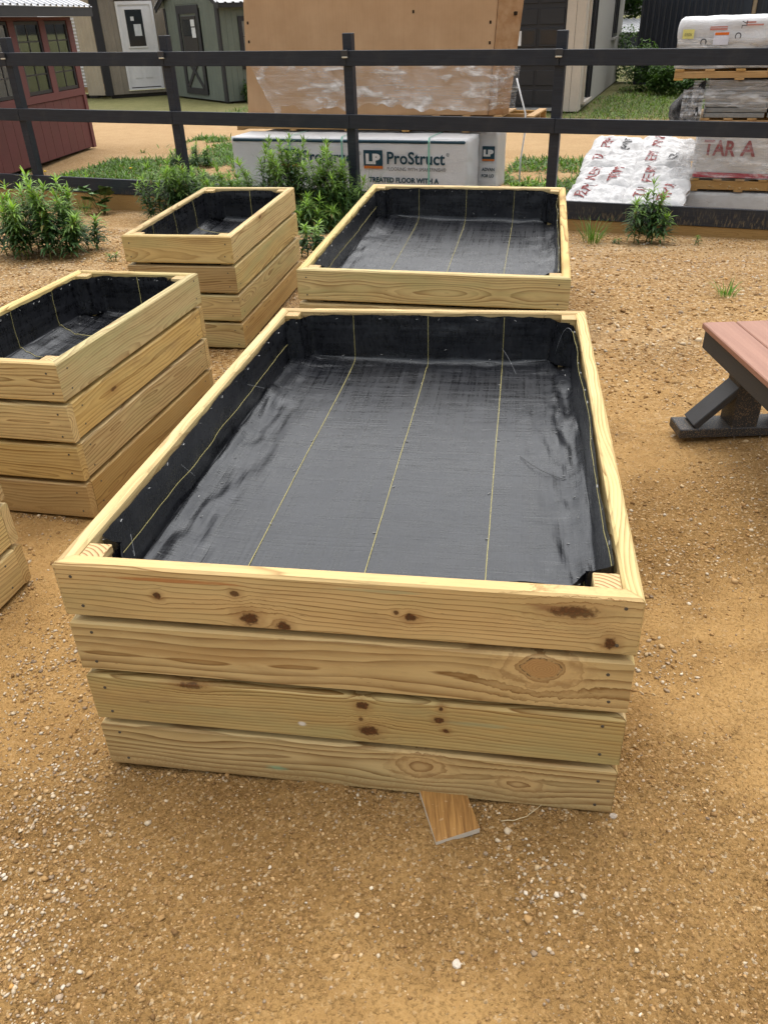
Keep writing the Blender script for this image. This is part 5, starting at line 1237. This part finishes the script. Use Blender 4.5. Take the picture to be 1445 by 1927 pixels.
def red_shed():
    A = (-5.65, 17.77); e = (.1221, .9925)
    r = frame('red_shed', A, e, 'dark red shed with a row of black-framed windows at the left edge')
    x0 = -5.2; D = 2.6; zt = 1.80
    # lower siding, band, posts between windows, header
    siding(r, x0, -.11, .02, -.43, .49, RED, .31, .008, .02)
    lb(r, 'window_sill_band', x0, 0.0, -.022, .03, .50, .62, REDT); lb(r, 'header', x0, 0, -.02, .03, 1.745, zt, REDT)
    lb(r, 'corner_trim', -.105, .02, -.025, .03, -.45, .499, REDT); lb(r, 'corner_trim', -.20, .02, -.021, .03, .621, 1.744, REDT)
    lb(r, 'fascia', x0 - .2, .28, -.36, -.32, 1.80, 1.94, BLKT); lb(r, 'soffit', x0 - .2, .28, -.319, .05, 1.81, 1.83, REDT)
    wx = [(-1.10, -.21), (-2.20, -1.31), (-3.30, -2.41), (-4.40, -3.51)]
    for (a, b) in wx: window(r, a, b, .63, 1.735, 0.0, BLKT, 4, 2, .05)
    for (a, b) in ((-1.31, -1.10), (-2.41, -2.20), (-3.51, -3.30), (x0, -4.40)): lb(r, 'mullion', a, b, -.02, .03, .621, 1.744, REDT)
    # back and ends
    lb(r, 'back_wall', x0, .02, D - .05, D, -.44, zt, PALEI); lb(r, 'end_wall', x0 - .03, x0, .03, D - .05, -.44, zt, PALEI); lb(r, 'floor', x0, 0, .03, D - .05, -.44, -.36, DARK)
    siding(r, .031, D - .03, 0.0, -.43, 1.79, RED, .31, .008, .02, axis='y')
    lb(r, 'inner_door_frame', -1.9, -1.2, D - .09, D - .051, -.3, 1.5, DARK)
    roof_sheet('roof', r, x0 - .2, .28, -.38, 1.95, D / 2, 2.65, TINR, .23, .03, .07); roof_sheet('roof', r, x0 - .2, .28, D / 2 + .001, 2.65, D + .3, 1.95, TINR, .23, .03, .07)
    lb(r, 'skid', x0, 0, .1, .2, -.47, -.441, DARK)
red_shed()
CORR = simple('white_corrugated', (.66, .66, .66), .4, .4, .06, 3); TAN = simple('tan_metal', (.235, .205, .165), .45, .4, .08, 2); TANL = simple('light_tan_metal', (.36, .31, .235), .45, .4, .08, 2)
WHITE = simple('white_paint', (.72, .72, .73), .4, .4, .05, 4); PAPER = simple('paper_notice', (.62, .64, .66), .7, .2); GLD = simple('door_glass_dark', (.014, .02, .026), .12, .6)
def corrugated_shed():
    r = frame('white_shed', (-11.2, 31.9), (.93, -.20), 'white corrugated metal shed between the red and tan sheds')
    V, F = [], []; n = 60; z0, z1 = -.12, 2.6
    N = n * 4
    for i in range(N + 1):
        z = z0 + (z1 - z0) * i / N; y = .02 * math.sin(2 * math.pi * i / 9.0)
        V += [(0, y, z - GZ), (1.75, y, z - GZ)]
    mesh_py('wall', V, [(2 * i, 2 * i + 1, 2 * i + 3, 2 * i + 2) for i in range(N)], CORR, r, True)
    lb(r, 'skid', 0, 1.75, .05, 2.5, -.30, -.13, simple('skid_timber', (.42, .26, .12), .8, .2)); lb(r, 'back_wall', 0, 1.75, 2.45, 2.5, -.12, 2.6, CORR)
    lb(r, 'block', .2, .5, .1, .5, -.47, -.301, DARK); lb(r, 'block', 1.3, 1.6, .1, .5, -.47, -.301, DARK)
    roof_sheet('roof', r, -.1, 1.85, -.2, 2.6, 2.7, 2.75, TINR)
corrugated_shed()
def tan_shed():
    r = frame('tan_shed', (-8.92, 31.04), (.9076, .4198), 'tan ribbed metal shed with black corner trim and white door')
    zb, zt = -.36, 2.75; W = 3.4
    ribbed('wall_left_of_door', r, .06, .60, 0, zb, zt, TAN, .30); ribbed('wall_right_of_door', r, 1.86, W, 0, zb, zt, TAN, .30); ribbed('wall_over_door', r, .60, 1.86, .005, 2.40, zt, TAN, .30); ribbed('wall_under_door', r, .60, 1.86, .006, zb, -.27, TAN, .30)
    lb(r, 'corner_trim', -.20, .06, -.04, .05, zb - .02, zt, BLKT)
    # left face
    V = []; n = 14
    c, s = math.cos(2.25), math.sin(2.25)
    for i in range(n + 1):
        q = i / n * .80; o = .02 if i % 3 == 0 else 0
        V += [(-.20 + c * q - s * o, .05 + s * q * .8, zb - GZ), (-.20 + c * q - s * o, .05 + s * q * .8, zt - GZ)]
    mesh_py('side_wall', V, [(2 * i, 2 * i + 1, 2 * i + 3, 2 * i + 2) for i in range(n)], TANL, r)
    lb(r, 'skid', 0, W, .1, .3, -.47, zb, DARK); lb(r, 'skid', 0, W, 1.4, 1.6, -.47, zb, DARK)
    # door
    dr = lb(r, 'door', .70, 1.76, .0, .05, -.20, 2.26, WHITE)
    for (a, b, c_, d) in ((.62, .70, -.25, 2.36), (1.76, 1.84, -.25, 2.36), (.70, 1.76, 2.26, 2.36), (.70, 1.76, -.25, -.20)): lb(r, 'door_frame', a, b, -.045, .04, c_, d, WHITE)
    def dl(name, a, b, c_, d, y0, y1, m, bev=0): return box(name, a - 1.23, b - 1.23, y0 - .025, y1 - .025, c_ - 1.03, d - 1.03, m, dr, bev)
    dl('light_frame', .84, 1.50, 1.0, 2.18, -.022, .003, WHITE, .008); dl('light_glass', .89, 1.45, 1.06, 2.12, -.026, -.0225, GLD); dl('notice', 1.12, 1.36, 1.36, 1.70, -.029, -.0265, PAPER); dl('notice', 1.05, 1.16, 1.80, 1.92, -.029, -.0265, PAPER)
    for a in (.90, 1.26): dl('panel', a, a + .24, .10, .66, -.012, .0, WHITE, .02)
    dl('threshold_gap', .72, 1.74, -.195, -.165, -.004, .001, BLKT)
    lb(r, 'back_wall', 0, W, 2.4, 2.45, zb, zt, TAN); roof_sheet('roof', r, -.4, W + .3, -.3, zt, 2.7, zt + .3, TINR)
tan_shed()
GREEN = simple('green_siding', (.128, .150, .126), .6, .3, .10, 2, .1, 60)
def green_shed():
    e = np.array([.5646, -.8254]); A = np.array([-4.34, 27.35]) - e * 4.05
    r = frame('green_shed', A, e, 'grey green shed with black trim and cross-braced door')
    W = 4.05; D = 5.0; z0, zt = -.42, 2.10
    siding(r, 0, .95, .02, z0, zt + .3, GREEN, .24, .008, .02); siding(r, 2.75, W - .20, .02, z0, zt + .1, GREEN, .24, .008, .02); siding(r, .95, 2.75, .02, 2.18, 2.6, GREEN, .24, .008, .02); siding(r, .95, 2.75, .02, z0, -.28, GREEN, .24, .008, .02)
    # gable
    mesh_py('gable', [(-.1, .012, 2.05 - GZ), (W + .05, .012, 2.05 - GZ), (W / 2 - .15, .012, 3.05 - GZ)], [(0, 1, 2)], GREEN, r)
    lb(r, 'corner_trim', W - .20, W, -.025, .02, z0 - .02, zt, BLKT); lb(r, 'corner_trim', -.02, .12, -.025, -.001, z0 - .02, zt, BLKT)
    pk = (W / 2 - .15, 3.12)
    beam('verge', (-.5, -.10, 2.06 - GZ), (pk[0], -.10, pk[1] - GZ), .03, .17, BLKT, r, (0, 0, 1)); beam('verge', (pk[0], -.10, pk[1] - GZ), (W + .3, -.10, 2.06 - GZ), .03, .17, BLKT, r, (0, 0, 1))
    # door with upper light and X brace
    d = lb(r, 'door', 1.10, 2.62, -.0, .03, -.22, 2.06, GREEN)
    def dl(name, a, b, c_, d_, y0, y1, m, bev=0): return box(name, a - 1.86, b - 1.86, y0 - .015, y1 - .015, c_ - .92, d_ - .92, m, d, bev)
    dl('door_rail', 1.02, 1.22, -.30, 2.14, -.03, -.001, BLKT); dl('door_rail', 2.48, 2.68, -.30, 2.14, -.03, -.001, BLKT); dl('door_rail', 1.22, 2.48, -.30, -.12, -.03, -.001, BLKT); dl('door_rail', 1.22, 2.48, 1.92, 2.14, -.03, -.001, BLKT); dl('door_panel', 1.30, 2.40, .86, 1.86, -.024, -.001, simple('dark_door_panel', (.03, .027, .026), .5, .3), .01)
    dl('door_light', 1.42, 2.02, 1.32, 1.78, -.028, -.0245, GLD); dl('notice', 2.04, 2.32, 1.58, 1.76, -.030, -.0255, PAPER); dl('notice', 2.06, 2.34, 1.28, 1.55, -.030, -.0255, PAPER)
    beam('brace', (1.24 - 1.86, -.034, -.10 - .92), (2.46 - 1.86, -.034, .84 - .92), .02, .13, BLKT, d); beam('brace', (1.24 - 1.86, -.05, .84 - .92), (2.46 - 1.86, -.05, -.10 - .92), .01, .13, BLKT, d)
    # right-hand long side: along local +y
    def side_box(name, ya, yb, za, zb, m, x0=W - .02, x1=W + .02): return lb(r, name, x0, x1, ya, yb, za, zb, m)
    siding(r, .03, .60, W - .02, z0, zt, GREEN, .19, .006, .02, 'y'); siding(r, 1.75, D, W - .02, z0, zt, GREEN, .24, .006, .02, 'y'); siding(r, .60, 1.75, W - .02, z0, .42, GREEN, .19, .006, .02, 'y'); siding(r, .60, 1.75, W - .02, 1.80, zt, GREEN, .19, .006, .02, 'y')
    wt = side_box('window', .60, 1.75, 1.68, 1.80, BLKT, W - .01, W + .03); C_ = wt.location
    def ws(name, ya, yb, za, zb, m, xa, xb): return box(name, xa - C_.x, xb - C_.x, ya - C_.y, yb - C_.y, za - GZ - C_.z, zb - GZ - C_.z, m, wt)
    ws('frame', .60, 1.75, .42, .54, BLKT, W - .01, W + .03); ws('frame', .60, .72, .54, 1.68, BLKT, W - .01, W + .03); ws('frame', 1.63, 1.75, .54, 1.68, BLKT, W - .01, W + .03); ws('flower_box', .66, 1.69, .54, .86, BLKT, W, W + .14)
    for i in range(3):
        for j in range(2): ws('pane', .73 + i * .30, 1.02 + i * .30, .88 + j * .40, 1.27 + j * .40, GLASS, W, W + .004)
    for i in (1, 2): ws('muntin', .715 + i * .30, .738 + i * .30, .86, 1.68, BLKT, W - .006, W + .012)
    ws('muntin', .72, 1.63, 1.268, 1.285, BLKT, W - .004, W + .010)
    lb(r, 'inner_wall', .3, W - 1.6, 2.5, 2.55, z0, zt, PALEI); lb(r, 'floor', .1, W - .05, .05, D - .05, z0 - .03, z0, DARK); lb(r, 'back_wall', 0, W - .03, D - .05, D, z0, zt, GREEN); lb(r, 'left_wall', 0, .03, .05, D - .06, z0, zt, GREEN)
    lb(r, 'eave_board', W + .18, W + .22, -.1, D, 2.02, 2.16, BLKT)
    # roof slopes, ribs down the slope
    V = []; F = []
    for (xa, za, xb, zb) in ((W + .25, 2.14, pk[0], pk[1] + .10), (-.55, 2.10, pk[0], pk[1] + .10)):
        st = len(V); pr = []; a = -.15
        while a < D:
            for (dx, dz) in ((0, 0), (.015, .03), (.08, .03), (.095, 0)): pr.append((a + dx, dz))
            a += .25
        for (yy, dz) in pr: V += [(xa, yy, za + dz - GZ), (xb, yy, zb + dz - GZ)]
        F += [(st + 2 * i, st + 2 * i + 2, st + 2 * i + 3, st + 2 * i + 1) for i in range(len(pr) - 1)]
    mesh_py('roof', V, F, TINR, r)
green_shed()
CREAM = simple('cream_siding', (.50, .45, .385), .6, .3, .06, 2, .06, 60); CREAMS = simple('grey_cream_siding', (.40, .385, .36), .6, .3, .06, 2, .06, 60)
def cream_shed():
    K = np.array([5.01, 21.23]); e = np.array([.9398, -.3417]); A = K - e * 3.3
    r = frame('cream_shed', A, e, 'cream board shed with a black garage door and black-framed side opening')
    W = 3.3; D = 10.4; z0, zt = -.44, 2.6
    siding(r, 2.86, W, .02, z0, zt, CREAM, .22, .008, .022); siding(r, 0, .30, .02, z0, zt, CREAM, .15, .008, .022); siding(r, .3, 2.86, .02, 2.12, zt, CREAM, .22, .008, .022)
    g = lb(r, 'garage_door', .30, 2.86, .06, .09, -.36, 2.12, simple('garage_black', (.024, .025, .029), .5, .35, .1, 3, .15, 50, stretch=(1, 1, 8))); C_ = g.location
    def gb(name, a, b, c, d, y0, y1, m, bev=0.0): return box(name, a - C_.x, b - C_.x, y0 - C_.y, y1 - C_.y, c - GZ - C_.z, d - GZ - C_.z, m, g, bev)
    gm_ = MATS['garage_black']
    rows = [(-.33, .05), (.09, .47), (.51, .89), (.93, 1.31), (1.35, 1.73), (1.77, 2.10)]
    for i in range(4):
        a = .36 + i * .625; b = a + .57
        for j, (c, d) in enumerate(rows):
            if j == 3:
                gb('window_frame', a, b, c, d, .035, .0595, gm_, .012); gb('window_pane', a + .05, b - .05, c + .05, d - .05, .030, .0345, GLD)
            else: gb('panel', a, b, c + .03, d - .03, .040, .0595, gm_, .016)
    gb('notice', .52 + .625 * 2 - .1, .52 + .625 * 2 + .06, .96, 1.26, .024, .0295, PAPER)
    lb(r, 'sill_strip', .30, 2.86, .02, .10, -.43, -.361, simple('strip_grey', (.35, .35, .35), .5, .4))
    # long right side
    X = W
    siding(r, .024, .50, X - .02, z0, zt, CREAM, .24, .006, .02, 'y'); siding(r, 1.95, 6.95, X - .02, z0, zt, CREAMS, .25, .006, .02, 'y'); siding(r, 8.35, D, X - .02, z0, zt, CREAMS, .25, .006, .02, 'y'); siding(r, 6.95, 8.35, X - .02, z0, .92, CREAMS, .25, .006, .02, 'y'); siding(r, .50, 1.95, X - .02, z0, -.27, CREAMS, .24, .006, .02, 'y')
    lb(r, 'door_jamb', X - .03, X + .06, .50, .58, -.27, zt, CREAM); lb(r, 'door_jamb', X - .03, X + .06, 1.86, 1.95, -.27, zt, BLKT)
    o = lb(r, 'glass_door', X - .015, X - .005, .58, 1.86, -.26, 2.3, GLASS); lb(r, 'door_stile', X - .01, X + .02, .60, .74, -.26, 2.3, BLKT); lb(r, 'door_stile', X - .01, X + .02, 1.62, 1.855, -.26, 2.3, BLKT); lb(r, 'door_sill', X - .02, X + .10, .49, 1.96, -.33, -.272, CREAM)
    w1 = lb(r, 'window', X - .012, X - .004, 7.0, 8.3, 1.0, 2.4, GLASS); C2 = w1.location
    for (a, b, c, d) in ((6.95, 7.08, .93, 2.5), (8.22, 8.35, .93, 2.5), (7.08, 8.22, .93, 1.02), (7.6, 7.68, 1.02, 2.5)): box('frame', X - .01 - C2.x, X + .03 - C2.x, a - C2.y, b - C2.y, c - GZ - C2.z, d - GZ - C2.z, BLKT, w1)
    box('sill', X + .0 - C2.x, X + .07 - C2.x, 6.88 - C2.y, 8.42 - C2.y, .86 - GZ - C2.z, .925 - GZ - C2.z, CREAMS, w1)
    lb(r, 'floor', .05, W - .05, .1, D, -.44, -.38, DARK); lb(r, 'left_wall', 0, .03, .03, D, z0, zt, CREAM); lb(r, 'back_wall', .03, W - .03, D - .03, D, z0, zt, CREAM); lb(r, 'skid', .5, .65, .05, D, -.47, -.441, DARK); lb(r, 'skid', 2.6, 2.75, .05, D, -.47, -.441, DARK); lb(r, 'inner_wall', .05, W - .3, 3.0, 3.05, -.38, zt, DARK)
    roof_sheet('roof', r, -.2, W + .2, -.3, zt, D + .3, zt + .05, TINR)
cream_shed()
def dark_building():
    m = simple('dark_metal_cladding', (.026, .030, .040), .42, .45, .08, 1.0)
    A = np.array([8.75, 29.6]); e = np.array([.42, -.9075])
    r = frame('dark_building', A, e, 'large charcoal ribbed metal building behind the right-hand stack', 'building')
    ribbed('wall_left', r, 0, 4.2, 0, -.47, 3.2, m, .25, .03); ribbed('wall_right', r, 4.75, 12.0, 0, -.47, 3.2, m, .25, .03)
    lb(r, 'door_post', 4.2, 4.42, -.03, .1, -.47, 3.2, m); lb(r, 'timber_jamb', 4.42, 4.55, .0, .1, -.47, 3.2, simple('jamb_timber', (.34, .25, .16), .7, .2)); lb(r, 'door_leaf', 4.55, 4.75, .02, .06, -.47, 3.2, BLKT)
    lb(r, 'back_wall', 0, 12, 5.9, 6, -.47, 3.2, m); lb(r, 'end_wall', -.02, .03, .0, 5.9, -.47, 3.2, m); roof_sheet('roof', r, -.2, 12.2, -.2, 3.2, 6.2, 3.6, TINR)
    # low shed with a bright roof seen in the gap
    r2 = frame('low_shed', (14.6, 60.0), (1, 0), 'low dark shed with bright ribbed metal roof in the gap between buildings')
    roof_sheet('roof', r2, 0, 6, 0, .42, 5, 1.15, TINR, .5, .05, .10); ribbed('wall', r2, .1, 5.9, .2, -.47, .41, m, .4, .03); lb(r2, 'back_wall', .1, 5.9, 4.8, 4.9, -.47, 1.1, m); lb(r2, 'eave', 0, 6, -.02, .0, .36, .42, BLKT)
dark_building()

# ------------------------------------------------------------------ far trees and bushes
BARK = simple('bark', (.09, .065, .045), .9, .1, .3, 8, .5, 30)
def tree(x, y, h, rad, seed, label, base=GZ, cols=((.028, .062, .022), (.060, .115, .035)), n=5200, ls=.34, group='trees beyond the buildings', cat='tree', name='tree', trunk=True, zlow=.2):
    r = np.random.default_rng(seed); root = empty(name, (x, y, base)); tag(root, label, cat, group)
    if trunk:
        tube('trunk', [(0, 0, -.1), (.1, 0, h * .3), (0, .1, h * .62)], rad * .07, BARK, root, 8, .4)
        for i in range(5):
            a = i * 1.26 + r.uniform(0, .6); tube('limb', [(0, 0, h * (.28 + .06 * i)), (rad * .3 * math.cos(a), rad * .3 * math.sin(a), h * (.42 + .06 * i)), (rad * .6 * math.cos(a), rad * .6 * math.sin(a), h * (.55 + .06 * i))], rad * .03, BARK, root, 6, .4)
    nb = 34; bc = r.normal(0, 1, (nb, 3)); bc /= np.linalg.norm(bc, axis=1, keepdims=True); bc *= (r.uniform(.2, 1, (nb, 1)) ** .4)
    bc = bc * np.array([rad * .8, rad * .8, h * (1 - zlow) * .42]) + np.array([0, 0, h * (zlow + (1 - zlow) * .5)])
    br = r.uniform(.22, .42, nb) * rad
    k = r.integers(0, nb, n); v = r.normal(0, 1, (n, 3)); v /= np.linalg.norm(v, axis=1, keepdims=True); v *= (r.uniform(.3, 1, (n, 1)) ** .5)
    p = bc[k] + v * br[k][:, None]; p[:, 2] = np.maximum(p[:, 2], .05)
    tone = r.uniform(0, 1, nb)[k][:, None] * .6 + r.uniform(0, .5, (n, 1))
    c = np.array(cols[0]) * (1 - np.clip(tone, 0, 1)) + np.array(cols[1]) * np.clip(tone, 0, 1)
    V, F, C = leaves(p, r.uniform(0, 6.28, n), r.uniform(-.6, .7, n), np.full(n, ls) * r.uniform(.6, 1.2, n), np.full(n, ls * .55), r.uniform(0, 1.2, n), c)
    mesh_np('crown', V, F, LEAF, True, root, C)['kind'] = 'stuff'
for i, (x, y, h, rd, lb_) in enumerate(((17.5, 68, 9, 4.2, 'dark green tree seen in the gap beside the cream shed'), (23.5, 74, 11, 5, 'tree farther right behind the charcoal building'), (12.0, 76, 10, 4.6, 'tree behind the cream shed, mostly hidden'))):
    tree(x, y, h, rd, 80 + i, lb_, n=6000, ls=.5, zlow=.06)
for i, (x, y, h, rd, lb_) in enumerate(((8.15, 26.9, 1.25, .75, 'leafy bush at the corner of the charcoal building'), (8.35, 25.2, .75, .6, 'low bush along the foot of the charcoal building wall'), (8.45, 30.6, 1.7, .8, 'pale green sapling in the gap by the cream shed'), (8.75, 24.0, .6, .5, 'lowest bush, near the black plastic hood of the stack'))):
    tree(x, y, h, rd, 90 + i, lb_, cols=((.035, .085, .022), (.11, .20, .045)), n=2200, ls=.11, group='bushes by the charcoal building', cat='bush', name='bush', trunk=False, zlow=.0)
x, y = -3.7, 27.6
tree(x, y, .65, .35, 99, 'small green weed bush against the green shed', cols=((.04, .09, .025), (.10, .18, .04)), n=700, ls=.09, group='bushes by the sheds', cat='bush', name='bush', trunk=False, zlow=0)
